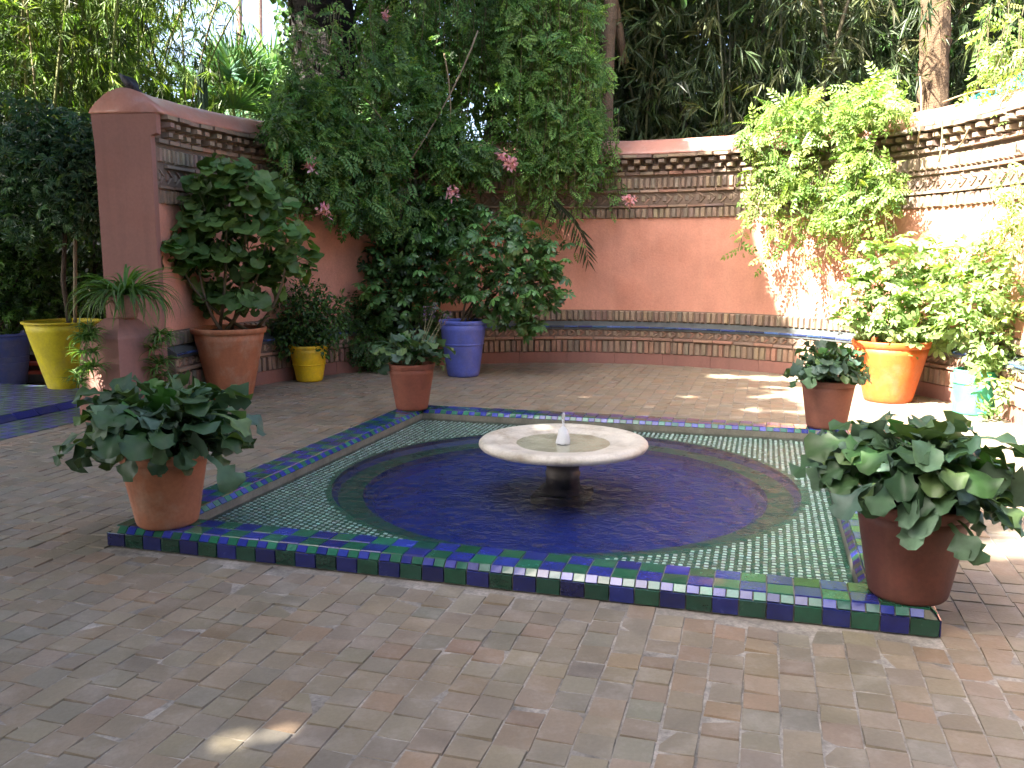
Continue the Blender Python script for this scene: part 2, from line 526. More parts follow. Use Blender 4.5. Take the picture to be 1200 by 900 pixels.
for sd in range(4):
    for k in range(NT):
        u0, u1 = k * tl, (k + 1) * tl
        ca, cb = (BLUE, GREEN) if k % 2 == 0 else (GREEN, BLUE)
        rim_piece('face_tile', sd, u0, u1, 0, 0, 0, ZR - CH, tuple(np.array(ca) * .42))  # outer faces toned down: deeper glaze, with shade mixed into the colour
        # two chequered rows on top; corners belong to one side only
        lo, hi = (0, NT)
        for r in range(2):
            v0 = CH + r * TW
            a0, a1 = max(u0, v0), min(u1, S - v0 - TW)
            if a1 - a0 > .02:
                rim_piece('top_tile', sd, a0, a1, v0, ZR - .007, v0 + TW, ZR - .007, (ca, cb)[r] if False else (cb, ca)[r])
    ns = 2 * NT
    for k in range(ns):
        u0, u1 = k * S / ns, (k + 1) * S / ns
        c = BLUE if k % 2 == 0 else tuple(np.array(GREEN) * 1.15)
        if u0 > CH and u1 < S - CH:
            rim_piece('edge_tile', sd, u0, u1, .0015, ZR - CH - .0015, CH - .0015, ZR - .004, c, .004)
        if u0 > IN + CH and u1 < S - IN - CH:
            rim_piece('inner_edge_tile', sd, u0, u1, IN + .001, ZR - .004, IN + CH, ZR - CH - .002, c, .004)
# mosaic floor and the deep round basin
RC = 1.55
seg = 72
lo_in = IN + CH - .002
b = Bag(); V = []; F = []
for k in range(seg):
    a = 2 * math.pi * k / seg + math.pi / 4
    c, s_ = math.cos(a), math.sin(a); m = (2 - lo_in) / max(abs(c), abs(s_))
    V.append(PW(2 + c * m, 2 + s_ * m, .008)); V.append(PW(2 + RC * c, 2 + RC * s_, .008))
for k in range(seg):
    j = (k + 1) % seg; F.append((2 * k, 2 * j, 2 * j + 1, 2 * k + 1))
b.add(V, F, (.025, .12, .068))
at_pool(b.build('mosaic_floor', M_glaze, pool))
mb = Bag(); pitch = .040; n = int((S - 2 * lo_in) / pitch)
pts = []
for i in range(n + 1):
    for k in range(n * 2):
        x = lo_in + (i + .5) * pitch; y = lo_in + (k + .5) * pitch * .5 * 1.0
        if (i + k) % 2: continue
        if y > S - lo_in - .015 or x > S - lo_in - .015: continue
        if math.hypot(x - 2, y - 2) < RC + .035: continue
        pts.append((x, y))
pts = np.array(pts) + rng.normal(0, .0012, (len(pts), 2))
tplV, tplF = slab([(-.5, -.5, 0), (.5, -.5, 0), (.5, .5, 0), (-.5, .5, 0)], (0, 0, 1), 1.0, .1)
T = np.array([PW(x, y, .0082) for x, y in pts])
Rz = np.array([[EX[0], EY[0], 0], [EX[1], EY[1], 0], [0, 0, 1.0]])
mb.inst((tplV, tplF), np.repeat(Rz[None], len(T), 0), T, np.stack([rng.uniform(.019, .023, len(T)), rng.uniform(.014, .017, len(T)), np.full(len(T), .003)], 1), jit((.62, .66, .58), .14, len(T)))
at_pool(mb.build('mosaic_chip', M_glaze, pool, stuff=True))
b = Bag()
V, F = lathe([(RC + .002, .0085), (RC, -.02), (RC - .04, -.045)], seg); b.add(V + PW(2, 2), F, (.012, .02, .10))
V, F = lathe([(RC - .04, -.045), (RC - .2, -.05)], seg); b.add(V + PW(2, 2), F, (.02, .075, .05))
V, F = lathe([(RC - .2, -.05), (RC - .21, -.085), (RC - .26, -.09)], seg); b.add(V + PW(2, 2), F, (.010, .022, .12))
V, F = lathe([(RC - .26, -.09), (RC - .28, -.13), (0.01, -.135)], seg); b.add(V + PW(2, 2), F, (.011, .022, .17))
at_pool(b.build('basin', M_deep, pool))
wt = Bag(); V = []
i0 = lo_in - .003
wt.add([PW(i0, i0, WTR), PW(S - i0, i0, WTR), PW(S - i0, S - i0, WTR), PW(i0, S - i0, WTR)], [(0, 1, 2, 3)])
wo = wt.build('water', M_water); wo['kind'] = 'structure'

# ------------------------------------------------------------------ marble fountain
FT = thing('fountain', 'round pale marble fountain bowl on a dark stone pedestal in the pool', 'fountain', (PC[0], PC[1], -.135))
def child(o, par_loc):
    o.matrix_parent_inverse = Matrix.Translation(-Vector(par_loc)); return o
FL = (PC[0], PC[1], -.135)
b = Bag()
V, F = lathe([(.10, .13), (.16, .14), (.30, .165), (.44, .20), (.535, .222), (.562, .232), (.574, .25), (.572, .266), (.556, .281), (.53, .287), (.468, .283), (.455, .274),
              (.44, .276), (.36, .270), (.33, .258), (.22, .247), (.10, .243), (.035, .243)], 72); b.add(V + PC, F)
child(b.build('bowl', M_marble, FT, True), FL)
b = Bag(); V, F = lathe([(.0, .252), (.12, .252), (.318, .252)], 48); b.add(V + PC + np.array([0, 0, .006]), F[:]); b.L = [b.L[0].reshape(-1, 4)[:, ::-1].ravel()]; child(b.build('bowl_water', M_bowlwater, FT, True), FL)
b = Bag(); V, F = lathe([(.15, -.10), (.14, -.06), (.118, -.03), (.113, .02), (.122, .05), (.112, .065), (.112, .10), (.145, .118), (.20, .148), (.05, .15)], 40); b.add(V + PC, F)
child(b.build('pedestal', M_stone, FT, True), FL)
b = Bag(); b.add(*boxv(PC + np.array([0, 0, -.11]), (.36, .36, .055), math.atan2(EX[1], EX[0]))); child(b.build('plinth', M_stone, FT), FL)
b = Bag(); V, F = lathe([(.045, .246), (.045, .262), (.028, .275), (.016, .29), (.013, .35), (.010, .352), (.0, .352)], 16); b.add(V + PC, F); child(b.build('spout', M_metal, FT, True), FL)
b = Bag()
V, F = lathe([(.05, .252), (.046, .285), (.040, .32), (.030, .345), (.016, .36), (.008, .375), (.006, .40), (.009, .43), (.010, .445), (.005, .46), (.0, .463)], 20)
V = V + rng.normal(0, .0025, V.shape); b.add(V + PC, F); child(b.build('water_jet', M_jet, FT, True), FL)

# ------------------------------------------------------------------ curved wall
wall = thing('courtyard_wall', 'long curved salmon plastered wall with bands of ornamental brickwork and rounded coping', 'wall', (WC[0], WC[1] + RW, 0))
WL = (WC[0], WC[1] + RW, 0)
def wp(a, r, z): return np.array([WC[0] + r * math.cos(a), WC[1] + r * math.sin(a), z])
def arc_sweep(bag, prof, a0, a1, n, col=(1, 1, 1), caps=True, jitter=0.0):
    V = []; F = []; m = len(prof)
    for i in range(n + 1):
        a = a0 + (a1 - a0) * i / n
        for r, z in prof: V.append(wp(a, r + (rng.normal(0, jitter) if jitter else 0), z + (rng.normal(0, jitter) if jitter else 0)))
    for i in range(n):
        for j in range(m):
            k = (j + 1) % m
            F.append((i * m + j, (i + 1) * m + j, (i + 1) * m + k, i * m + k))
    if caps:
        F.append(tuple(range(m))); F.append(tuple(range(n * m + m - 1, n * m - 1, -1)))
    bag.add(V, F, col)
A0, A1 = A_END0, A_END1
b = Bag()
arc_sweep(b, [(RW, .0), (RW, 2.865), (RO, 2.865), (RO, .0)], A0, A1, 130); child(b.build('body', M_plaster, wall), WL)
b = Bag()                               # end pier skin: plain plaster turned over the end
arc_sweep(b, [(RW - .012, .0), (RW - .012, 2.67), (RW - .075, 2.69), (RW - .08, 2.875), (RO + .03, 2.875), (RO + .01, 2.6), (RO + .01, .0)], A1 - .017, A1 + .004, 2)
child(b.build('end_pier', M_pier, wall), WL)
b = Bag()
cp = [(RW - .115, 2.885)] + [(RW - .115 + (RO - RW + .16) * t, 2.89 + .225 * math.sin(math.pi * t) ** .8) for t in np.linspace(.02, .98, 15)] + [(RO + .045, 2.885)]
arc_sweep(b, cp, A0, A1 + .006, 130, jitter=.0025); child(b.build('coping', M_cap, wall, True), WL)
b = Bag()                               # mortar beds behind the brick bands
arc_sweep(b, [(RW - .006, 2.028), (RW - .006, 2.88), (RW + .02, 2.88), (RW + .02, 2.028)], A0, A1 - .018, 130)
arc_sweep(b, [(RW - .006, .57), (RW - .006, .752), (RW + .02, .752), (RW + .02, .57)], A0, A1 - .018, 130)
arc_sweep(b, [(RB + .012, .15), (RB + .012, .49), (RW + .02, .49), (RW + .02, .15)], A0, A1 - .018, 130)
child(b.build('mortar_bed', M_mortar, wall), WL)
BR = [(.225, .168, .122), (.25, .187, .13), (.21, .16, .12), (.27, .205, .138), (.225, .155, .115), (.195, .157, .123)]
PINKB = [(.29, .16, .11), (.26, .157, .112), (.245, .17, .125), (.30, .19, .13)]
def seen(a):                            # bricks that can show in the picture: nearest to the front of the list of kept parts
    p = wp(a, RW, 1.5); x, y, w = pix(p)
    return 180 < x < 335 or 600 < x < 1205
LIM = {}
bstuff = Bag()
def brick(name, q, n, h, bev, col, a, cap=300):
    V, F = slab(q, n, h, bev)
    if seen(a) and LIM.get(name, 0) < cap:
        LIM[name] = LIM.get(name, 0) + 1
        o = Bag(); o.add(V, F, jit(col, .08)); child(o.build(name, M_brick, wall), WL)
    else:
        bstuff.add(V, F, jit(col, .08))
def wall_quad(a0, a1, z0, z1, r): return [wp(a1, r, z0), wp(a0, r, z0), wp(a0, r, z1), wp(a1, r, z1)]
def inw(a): return np.array([-math.cos(a), -math.sin(a), 0])
def row(name, z0, z1, w, r, h, bev, cols, gap=.007, stag=0.0, cap=300, zj=.0):
    n = int((A1 - .018 - A0) * r / w); da = (A1 - .018 - A0) / n; ga = gap / r / 2
    for k in range(n):
        a0 = A1 - .018 - da * (k + 1 + stag); a1 = a0 + da
        if a1 > A1 - .016 or a0 < A0: continue
        am = (a0 + a1) / 2; ja = rng.normal(0, .0012)
        hh = h * rng.uniform(.75, 1.25); dz = rng.normal(0, zj) if zj else 0
        brick(name, wall_quad(a0 + ga + ja, a1 - ga + ja, z0 + dz, z1 + dz, r), inw(am), hh, bev, cols[rng.integers(len(cols))], am, cap)
row('soldier_brick', 2.43, 2.575, .082, RW - .004, .036, .014, BR, .016, cap=150, zj=.002)
row('soldier_brick', 2.03, 2.165, .082, RW - .004, .034, .012, BR, .014, .5, cap=300, zj=.002)
row('low_soldier_brick', .60, .742, .082, RW - .004, .034, .013, BR, .015, cap=150, zj=.002)
row('low_soldier_brick', .155, .325, .082, RB + .014, .03, .010, PINKB + BR[:4], .013, .5, cap=300, zj=.002)
row('course_brick', 2.612, 2.662, .2, RW - .004, .045, .006, BR + PINKB, .009)
row('course_brick', 2.378, 2.416, .26, RW - .004, .036, .005, BR + PINKB, .009, .5)
row('course_brick', 2.174, 2.207, .26, RW - .004, .036, .005, BR + PINKB, .009)
row('course_brick', .337, .375, .28, RB + .014, .034, .005, PINKB, .009)
row('corbel_brick', 2.755, 2.822, .173, RW - .004, .125, .012, BR, .075)
row('corbel_brick', 2.672, 2.738, .173, RW - .004, .088, .012, BR, .07, .5)
row('eave_brick', 2.832, 2.882, .21, RW - .004, .145, .006, BR, .006)
def lattice(name, z0, z1, w, r, cols):
    n = int((A1 - .02 - A0) * r / w); da = (A1 - .02 - A0) / n; zm = (z0 + z1) / 2; th = .03
    for k in range(n):
        a0 = A1 - .02 - da * (k + 1); a1 = a0 + da; am = (a0 + a1) / 2
        d = .028 / r
        c = cols[rng.integers(len(cols))]
        lo, hi = a0 + da * .12, a0 + da * .82
        # two bricks laid as an open chevron
        brick(name, [wp(hi, r, z0 + .003), wp(hi - d * 1.2, r, z0 + .003), wp(lo, r, zm + .004), wp(lo + d * 1.2, r, zm + .004)][::1], inw(am), .016 * rng.uniform(.5, 1.4), .005, c, am)
        brick(name, [wp(lo + d * 1.2, r, zm + .01), wp(lo, r, zm + .01), wp(hi - d * 1.2, r, z1 - .003), wp(hi, r, z1 - .003)], inw(am), .016 * rng.uniform(.5, 1.4), .005, cols[rng.integers(len(cols))], am)
        brick(name + '_filler', [wp(a1 - da * .02, r, zm - .035), wp(hi - d * .9, r, zm - .035), wp(hi - d * .9, r, zm + .035), wp(a1 - da * .02, r, zm + .035)], inw(am), .016 * rng.uniform(.6, 1.3), .005, BR[rng.integers(len(BR))], am, 0)
lattice('chevron_brick', 2.222, 2.364, .15, RW - .004, PINKB[1:3] + BR[:3])
lattice('low_chevron_brick', .385, .478, .13, RB + .014, PINKB)
if bstuff.n: child(bstuff.build('brick_field', M_brick, wall, stuff=True), WL)
M_ledge = surf('ledge_glaze', (.075, .085, .085), .42, .3, 9, 60, .3, .003)
b = Bag(); arc_sweep(b, [(RB - .008, .478), (RB - .008, .53), (RW + .0, .598), (RW + .02, .598), (RW + .02, .478)], A0, A1 - .018, 130); child(b.build('ledge', M_ledge, wall), WL)
nb = int((A1 - A0) * RB / .2)
for k in range(nb):                     # glazed blue nosing along the ledge
    a1 = A1 - .02 - (A1 - A0 - .02) * k / nb; a0 = a1 - (A1 - A0 - .02) / nb + .0012
    V, F = slab([wp(a1, RB - .006, .504), wp(a0, RB - .006, .504), wp(a0, RB - .006, .533), wp(a1, RB - .006, .533)], inw((a0 + a1) / 2), .014, .006)
    o = Bag(); o.add(V, F, jit((.05, .08, .19), .3)); child(o.build('nosing_tile', M_glaze, wall), WL)
npl = 22
for k in range(npl):
    a1 = A1 - .018 - (A1 - A0 - .02) * k / npl; a0 = a1 - (A1 - A0 - .02) / npl + .0012
    o = Bag(); arc_sweep(o, [(RB - .004, -.012), (RB - .004, .152), (RW + .02, .152), (RW + .02, -.012)], a0, a1, 5, jit((1, 1, 1), .05)); child(o.build('plinth_block', M_pier, wall), WL)
#PLANTS
# ------------------------------------------------------------------ leaf shapes (length along +Y, width X, face +Z)
def T_(V, F): return (np.array(V, float), F)
LANCE = T_([(0, 0, 0), (-.055, .35, .015), (0, .35, -.01), (.055, .35, .015), (0, 1, -.10)], [(0, 2, 1), (0, 3, 2), (1, 2, 4), (2, 3, 4)])
OVATE = T_([(0, 0, 0), (-.2, .3, .05), (0, .35, 0), (.2, .3, .05), (-.19, .65, .03), (0, .7, -.02), (.19, .65, .03), (0, 1, -.1)],
           [(0, 2, 1), (0, 3, 2), (1, 2, 5, 4), (2, 3, 6, 5), (4, 5, 7), (5, 6, 7)])
LEAF2 = T_([(0, 0, 0), (-.21, .42, .05), (0, 1, -.08), (.21, .42, .05)], [(0, 2, 1), (0, 3, 2)])
def pinnate(n=5, wl=.30, ww=.085, droop=.12):
    V, F = [], []
    def leaflet(b, d, l, w):
        d = nrm(np.array(d, float)); s = np.array([-d[1], d[0], 0]); k = len(V)
        V.extend([b, b + d * l * .5 - s * w, b + d * l * .5 + s * w + np.array([0, 0, .01]), b + d * l + np.array([0, 0, -l * .25])])
        F.extend([(k, k + 1, k + 3), (k, k + 3, k + 2)])
    for i in range(n):
        t = .12 + .76 * i / (n - 1); b = np.array([0, t, -droop * t * t])
        sc = 1 - .35 * abs(t - .45)
        for s in (-1, 1): leaflet(b, (s * .9, .55, -.15), wl * sc, ww * sc)
    leaflet(np.array([0, .92, -droop]), (0, 1, -.3), wl, ww)
    return T_(V, F)
PINN = pinnate()
PINN_S = pinnate(4, .34, .10)
def whorl(n=8, w=.13, droop=.35):
    V, F = [], []
    for i in range(n):
        a = 2 * math.pi * (i + .5) / n
        d = np.array([math.cos(a), math.sin(a), 0]); s = np.array([-d[1], d[0], 0]); k = len(V); l = .62 * (1 + .15 * math.sin(i * 2.3))
        dr = lambda t: np.array([0, 0, -droop * t * t * l])
        V.extend([d * .04, d * l * .4 - s * w * .8 + dr(.4) + (0, 0, .02), d * l * .4 + dr(.4), d * l * .4 + s * w * .8 + dr(.4) + (0, 0, .02),
                  d * l * .75 - s * w + dr(.75), d * l * .75 + s * w + dr(.75), d * l + dr(1)])
        F.extend([(k, k + 2, k + 1), (k, k + 3, k + 2), (k + 1, k + 2, k + 4), (k + 2, k + 5, k + 4), (k + 2, k + 3, k + 5), (k + 4, k + 5, k + 6)])
    return T_(V, F)
WHORL = whorl()
def lobed(n=7):                         # hand-shaped leaf
    V = [(0, 0, 0)]; F = []
    for i in range(n):
        a = rad(-125 + 250 * i / (n - 1)); l = 1.0 - .28 * abs(i - (n - 1) / 2) / ((n - 1) / 2)
        d = np.array([math.sin(a), math.cos(a), 0]); s = np.array([d[1], -d[0], 0])
        k = len(V)
        V += [tuple(d * .42 * l - s * .08 + np.array([0, 0, .03])), tuple(d * .62 * l - s * .15 + np.array([0, 0, .0])), tuple(d * l + np.array([0, 0, -.16])),
              tuple(d * .62 * l + s * .15 + np.array([0, 0, .0])), tuple(d * .42 * l + s * .08 + np.array([0, 0, .03]))]
        F += [(0, k, k + 1, k + 2), (0, k + 2, k + 3, k + 4)]
        if i: F.append((0, k - 1, k))
    V = np.array(V); V[:, :2] *= .62
    return T_(V, [f[::-1] for f in F])
LOBED = lobed()
def scallop(seed):                      # big round ruffled leaf
    r = np.random.default_rng(seed); n = 18; V = [(0, 0, 0)]; F = []
    cup = r.uniform(.0, .28); ph = r.uniform(0, 6)
    for ring, rr in ((0, .45), (1, .8), (2, 1.0)):
        for i in range(n):
            a = rad(-162 + 324 * i / (n - 1))
            k = 1 + (.07 * math.cos(i * math.pi * .95) if ring == 2 else 0)
            ruff = (.0, .05, .11)[ring] * math.sin(i * 1.25 + ph)
            z = cup * rr * rr * .6 - .14 * rr * max(0, math.cos(a)) + ruff + .04 * math.cos(i * math.pi) * (ring > 0)
            V.append((.5 * rr * k * math.sin(a), .5 * rr * k * math.cos(a) + .06, .5 * z))
    for i in range(n - 1):
        F.append((0, 1 + i, 2 + i)[::-1])
        for g_ in (0, 1):
            F.append((1 + g_ * n + i, 1 + (g_ + 1) * n + i, 2 + (g_ + 1) * n + i, 2 + g_ * n + i)[::-1])
    return T_(V, F)
def kale(seed, el0, bend, L=1.0, wmax=.19, stalk=.4, ruff=1.0):  # stalked fleshy leaf, written outward along +X
    r = np.random.default_rng(seed); nu, nv = 19, 9; V = []; F = []
    p = np.zeros(3); el = el0; ph = r.uniform(0, 6, 3); roll = r.normal(0, .6)
    for i in range(nu):
        u = i / (nu - 1)
        el_ = el0 - bend * u ** 1.3
        d = np.array([math.cos(el_), 0, math.sin(el_)]); nn = np.array([-math.sin(el_), 0, math.cos(el_)])
        if i: p = p + d * (L / (nu - 1))
        if u < stalk: w = .014 + .02 * u
        else:
            t = (u - stalk) / (1 - stalk)
            w = wmax * max(0, 1 - abs(2 * t ** .85 - 1.04) ** 2.6) ** .5 + .012
        rl = roll * u
        for j in range(nv):
            v = j / (nv - 1) * 2 - 1
            edge = abs(v) ** 2
            ruf = edge * w * .24 * (math.sin((u - stalk) * 11 / (1.05 - stalk) + ph[0] + v * 1.5) + .5 * math.sin((u - stalk) * 21 / (1.05 - stalk) + ph[1] + v)) * (u > stalk) * ruff
            fold = abs(v) * w * .28 + .12 * w * math.sin(3 * v + ph[2])
            y = v * w * (1 + .17 * math.sin((u - stalk) * 19 / (1.05 - stalk) + ph[1] + v))
            side = np.array([0, math.cos(rl), 0]) + nn * math.sin(rl)
            V.append(p + side * y + nn * (fold + ruf))
    for i in range(nu - 1):
        for j in range(nv - 1):
            a = i * nv + j
            F.append((a, a + nv, a + nv + 1, a + 1))
    return T_(V, F)
def blade(el0, bend, w=.018, twist=0.0):     # strap leaf outward along +X
    V, F = [], []; p = np.zeros(3); n = 8
    for i in range(n):
        u = i / (n - 1); el = el0 - bend * u; d = np.array([math.cos(el), 0, math.sin(el)])
        if i: p = p + d / (n - 1)
        ww = w * (1 - u ** 2.2) + .001; nn = np.array([-math.sin(el), 0, math.cos(el)])
        V += [p + np.array([0, -ww, 0]) + nn * ww * .5, p, p + np.array([0, ww, 0]) + nn * ww * .5]
    for i in range(n - 1):
        a = i * 3; F += [(a, a + 3, a + 4, a + 1), (a + 1, a + 4, a + 5, a + 2)]
    return T_(V, F)

def leaf_mesh(name, tpl, mat, col, smooth=True):
    b = Bag(); b.add(tpl[0], tpl[1], col); return b.mesh(name, mat, smooth)

def put_leaf(name, me, parent, loc, rot, sc):
    o = bpy.data.objects.new(name, me); COL.objects.link(o); o.parent = parent
    o.location = loc; o.rotation_euler = rot; o.scale = (sc, sc, sc) if np.ndim(sc) == 0 else sc
    return o

def M_to_euler(M): return Matrix(M.tolist()).to_euler()

# scatter leaves on the shells of ellipsoids: outward, drooping, varied
def blob_points(c, r, n, shell=.55):
    d = nrm(rng.normal(0, 1, (n, 3))); rr = (shell + (1 - shell) * rng.random((n, 1)) ** .6) * (1 + rng.normal(0, .07, (n, 1)))
    return np.asarray(c) + d * rr * np.asarray(r), d
def orient(d, droop=.4, spread=.6, upw=.8):
    n = len(d)
    tip = d + rng.normal(0, spread, (n, 3)); tip[:, 2] -= droop
    up = d * .6 + rng.normal(0, .35, (n, 3)); up[:, 2] += upw
    return frames(tip, up)
def scatter_blobs(bag, tpl, blobs, size, cols, dens, p=None, shell=.5, droop=.4, spread=.6, upw=.8, svar=.25, colvar=.18):
    for c, r in blobs:
        r = np.broadcast_to(np.asarray(r, float), (3,))
        n = max(6, int(dens * (r[0] * r[1] * r[2]) ** (2 / 3) * 4))
        T, d = blob_points(c, r, n, shell)
        bag.inst(tpl, orient(d, droop, spread, upw), T, size * np.clip(1 + rng.normal(0, svar, n), .45, 1.8), pick(cols, n, colvar, p))

def poly_sample(poly, n):
    poly = np.array(poly, float); lo, hi = poly.min(0), poly.max(0); out = []
    while len(out) < n:
        q = lo + rng.random((n * 2, 2)) * (hi - lo); ins = np.zeros(len(q), bool); j = len(poly) - 1
        for i in range(len(poly)):
            a, b_ = poly[i], poly[j]
            cond = ((a[1] > q[:, 1]) != (b_[1] > q[:, 1])) & (q[:, 0] < (b_[0] - a[0]) * (q[:, 1] - a[1]) / (b_[1] - a[1] + 1e-9) + a[0])
            ins ^= cond; j = i
        out += list(q[ins])
    return np.array(out[:n])

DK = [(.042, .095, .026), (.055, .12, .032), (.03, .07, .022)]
MID = [(.06, .135, .03), (.08, .175, .038), (.046, .105, .028)]
LT = [(.10, .20, .045), (.075, .16, .04), (.14, .25, .06)]
BAM = [(.06, .11, .03), (.09, .15, .035), (.045, .08, .025), (.13, .16, .05)]

# ------------------------------------------------------------------ pots
def pot(parent, loc, rb, rt, h, mat, col, rim=.05, band=None, soil=True, wob=.004, seg=40, lip=.018):
    """flower pot: body with a real wall, rim as its own piece, soil inside"""
    th = .022
    b = Bag()
    prof = [(.0, .0), (rb - .01, .0), (rb, .012)] + [(rb + (rt - rb) * t, h * t) for t in np.linspace(.08, (h - rim) / h, 9)] + \
           [(rt - th, h - rim), (rt - th - .004, h - .09), (rb - th, .03)]
    V, F = lathe(prof, seg, (0, 0, 0), wob); b.add(V, F, jit(col, .05))
    body = b.build('pot', mat, parent, True)
    b = Bag()
    r1 = rt - (rt - rb) * rim / h
    prof = [(r1 + .001, h - rim), (r1 + lip, h - rim + .006), (rt + lip, h - .010), (rt + lip - .006, h), (rt - th + .004, h), (rt - th, h - .012), (rt - th, h - rim)]
    V, F = lathe(prof, seg, (0, 0, 0), wob); b.add(V, F, jit(col, .05)); b.build('rim', mat, body, True)
    if band:
        for zb, hb in band:
            rr = rb + (rt - rb) * zb / h; b = Bag()
            V, F = lathe([(rr - .002, zb), (rr + .010, zb + .006), (rr + .010 + (rt - rb) * hb / h, zb + hb - .006), (rr - .002 + (rt - rb) * hb / h, zb + hb)], seg); b.add(V, F, jit(col, .05)); b.build('band', mat, body, True)
    if soil:
        b = Bag(); V, F = lathe([(0, h - .045), (rt * .5, h - .04), (rt - th - .001, h - .06)], 20); V[:, 2] += rng.normal(0, .006, len(V)); b.add(V, F); b.build('soil', M_soil, parent, True)
    return body

TERRA = (.33, .135, .07); TERRA_D = (.125, .04, .028)  # TERRA_D: same clay with the near pot's shade painted in
KCOL = [(.04, .085, .048), (.055, .105, .068), (.036, .08, .034), (.075, .13, .08), (.052, .11, .032)]
KALE = []
for i in range(32):
    st = [.55, .64, .71, .76][i // 8]
    el0 = [1.4, 1.2, 1.0, .7][i % 4]; bend = [.8, 1.3, 1.8, 2.2][i // 8] * rng.uniform(.8, 1.2)
    KALE.append(leaf_mesh('kale_leaf', kale(i + 3, el0, bend, 1.0, (1 - st) * .46, st, 1.4), M_matte, jit(KCOL[i % 5] if i % 15 else (.065, .125, .04), .22)))

def kale_pot(label, loc, rb, rt, h, col, nleaf, spread, droop_bias=(0, 0), yaw=0.0, size=1.0):
    t = thing('potted_plant', label, 'potted plant', loc, None)
    pot(t, loc, rb, rt, h, M_terra_dark if col[0] < .24 else M_terra, col, rim=.05, lip=.004)
    for k in range(nleaf):
        u = k / nleaf                                  # inner leaves upright, outer ones long and hanging
        a = k * 2.39996 + rng.normal(0, .35)
        i = int(np.clip(int(u * 3.99 + rng.normal(0, .3)), 0, 3)) * 8 + int(rng.integers(8))
        sc = size * (.22 + .20 * u * spread) * rng.uniform(.6, 1.25)
        d = np.array([math.cos(a), math.sin(a)]) + np.array(droop_bias) * u
        a2 = math.atan2(d[1], d[0])
        r0 = rng.uniform(.01, .10) * (.4 + .9 * u)
        put_leaf('leaf', KALE[i], t, (r0 * math.cos(a2), r0 * math.sin(a2), h - .05 + rng.uniform(0, .20) * (1 - u * .3)), (rng.normal(0, .22), rng.normal(0, .18) - (np.linalg.norm(d) - 1) * .0, a2), (sc * 1.0, sc * rng.uniform(1.0, 1.35), sc))
    # leafy rosettes at the ends of hanging stalks
    return t

def W(px, py, z): return tuple(G(px, py, z))
k1 = kale_pot('terracotta pot of drooping blue-green kale on the pool corner beside the pink pedestal', W(197, 612, ZR), .155, .225, .40, TERRA, 300, 1.3, (-.3, 0), size=.96)
k2 = kale_pot('dark terracotta pot of dense ruffled kale on the pool corner, with sunlit paving behind', W(1063, 695, ZR), .155, .225, .41, TERRA_D, 300, 1.15, (.15, 0), size=.92)
k3 = kale_pot('reddish pot of sparse kale and dry lavender stalks on the pool corner', W(483, 479, ZR), .145, .215, .43, (.23, .07, .04), 110, 1.0, (.25, -.1), size=.85)
k4 = kale_pot('brown terracotta pot of low dark kale on the pool corner near the orange pot', W(968, 500, ZR), .155, .215, .40, (.20, .072, .045), 230, .8, size=.8)
# lavender stalks in the small pot
b = Bag(); fl = Bag()
for k in range(7):
    a = rng.uniform(-.5, 1.2); top = np.array([.10 + .22 * rng.random(), rng.normal(0, .08), .43 + rng.uniform(.28, .52)])
    pth = curve((rng.normal(0, .03), rng.normal(0, .03), .40), top, (.02, 0, .03), 6); V, F = tube(pth, [.004, .0035, .003, .003, .0025, .002], 5); b.add(V, F, (.16, .15, .08))
    if k < 4:
        n = 26; tt = rng.random((n, 1)); d = nrm(pth[-1] - pth[-2]); Tn = pth[-1] + d * (tt * .13 - .03) + rng.normal(0, .010, (n, 3))
        fl.inst(OVATE, orient(nrm(rng.normal(0, 1, (n, 3)))), Tn, rng.uniform(.016, .03, n), pick([(.12, .07, .22), (.17, .11, .25), (.16, .12, .12)], n))
b.build('stalk', M_stem, k3); fl.build('flower_spike', M_petal, k3, stuff=True)
b = Bag(); V, F = tube(curve((.02, .0, .40), (-.012, 0, .66), (.01, 0, 0), 5), [.005, .004, .004, .003, .003], 5); b.add(V, F, (.05, .10, .04))
b.inst(OVATE, orient(nrm(rng.normal(0, 1, (14, 3)))), np.array([-.012, 0, .665]) + rng.normal(0, .012, (14, 3)), rng.uniform(.02, .035, 14), pick(MID, 14)); b.build('flower_stalk', M_stem, k2)

# ------------------------------------------------------------------ big round-leaved plant in the large terracotta pot
t = thing('potted_plant', 'tall plant with big round ruffled leaves in the largest terracotta pot', 'potted plant', W(272, 466, 0))
L0 = np.array(W(272, 466, 0))
pot(t, None, .215, .375, .76, M_terra, (.36, .14, .065), rim=.06, lip=.018)
SC = [leaf_mesh('round_leaf', scallop(i), M_leaf, jit([(.11, .20, .06), (.08, .155, .048), (.14, .245, .075), (.065, .125, .04)][i % 4], .1)) for i in range(8)]
Yb = L0[1]
clus = [((262, 205), .34), ((285, 222), .34), ((240, 226), .3), ((315, 245), .32), ((222, 262), .3), ((208, 292), .3), ((255, 268), .34), ((290, 270), .34), ((335, 276), .26), ((340, 300), .24), ((320, 312), .24),
        ((232, 305), .26), ((268, 305), .28), ((300, 325), .22), ((250, 345), .22), ((285, 355), .2), ((228, 350), .16)]
nodes = []
for (pp, r) in clus:
    c = P(pp[0], pp[1], Yb + rng.uniform(-.25, .2)) - L0
    nodes.append((c, r))
for i in range(6):                      # stems from the soil to the leaf clusters
    c, r = nodes[[0, 3, 5, 8, 11, 1][i]]
    base = np.array([rng.normal(0, .13), rng.normal(0, .1), .70]); b = Bag()
    V, F = tube(curve(base, c, ((c[0] - base[0]) * .25, 0, -.05), 8), np.linspace(.021, .008, 8), 7); b.add(V, F, jit((.10, .085, .05), .15)); b.build('stem', M_stem, t, True)
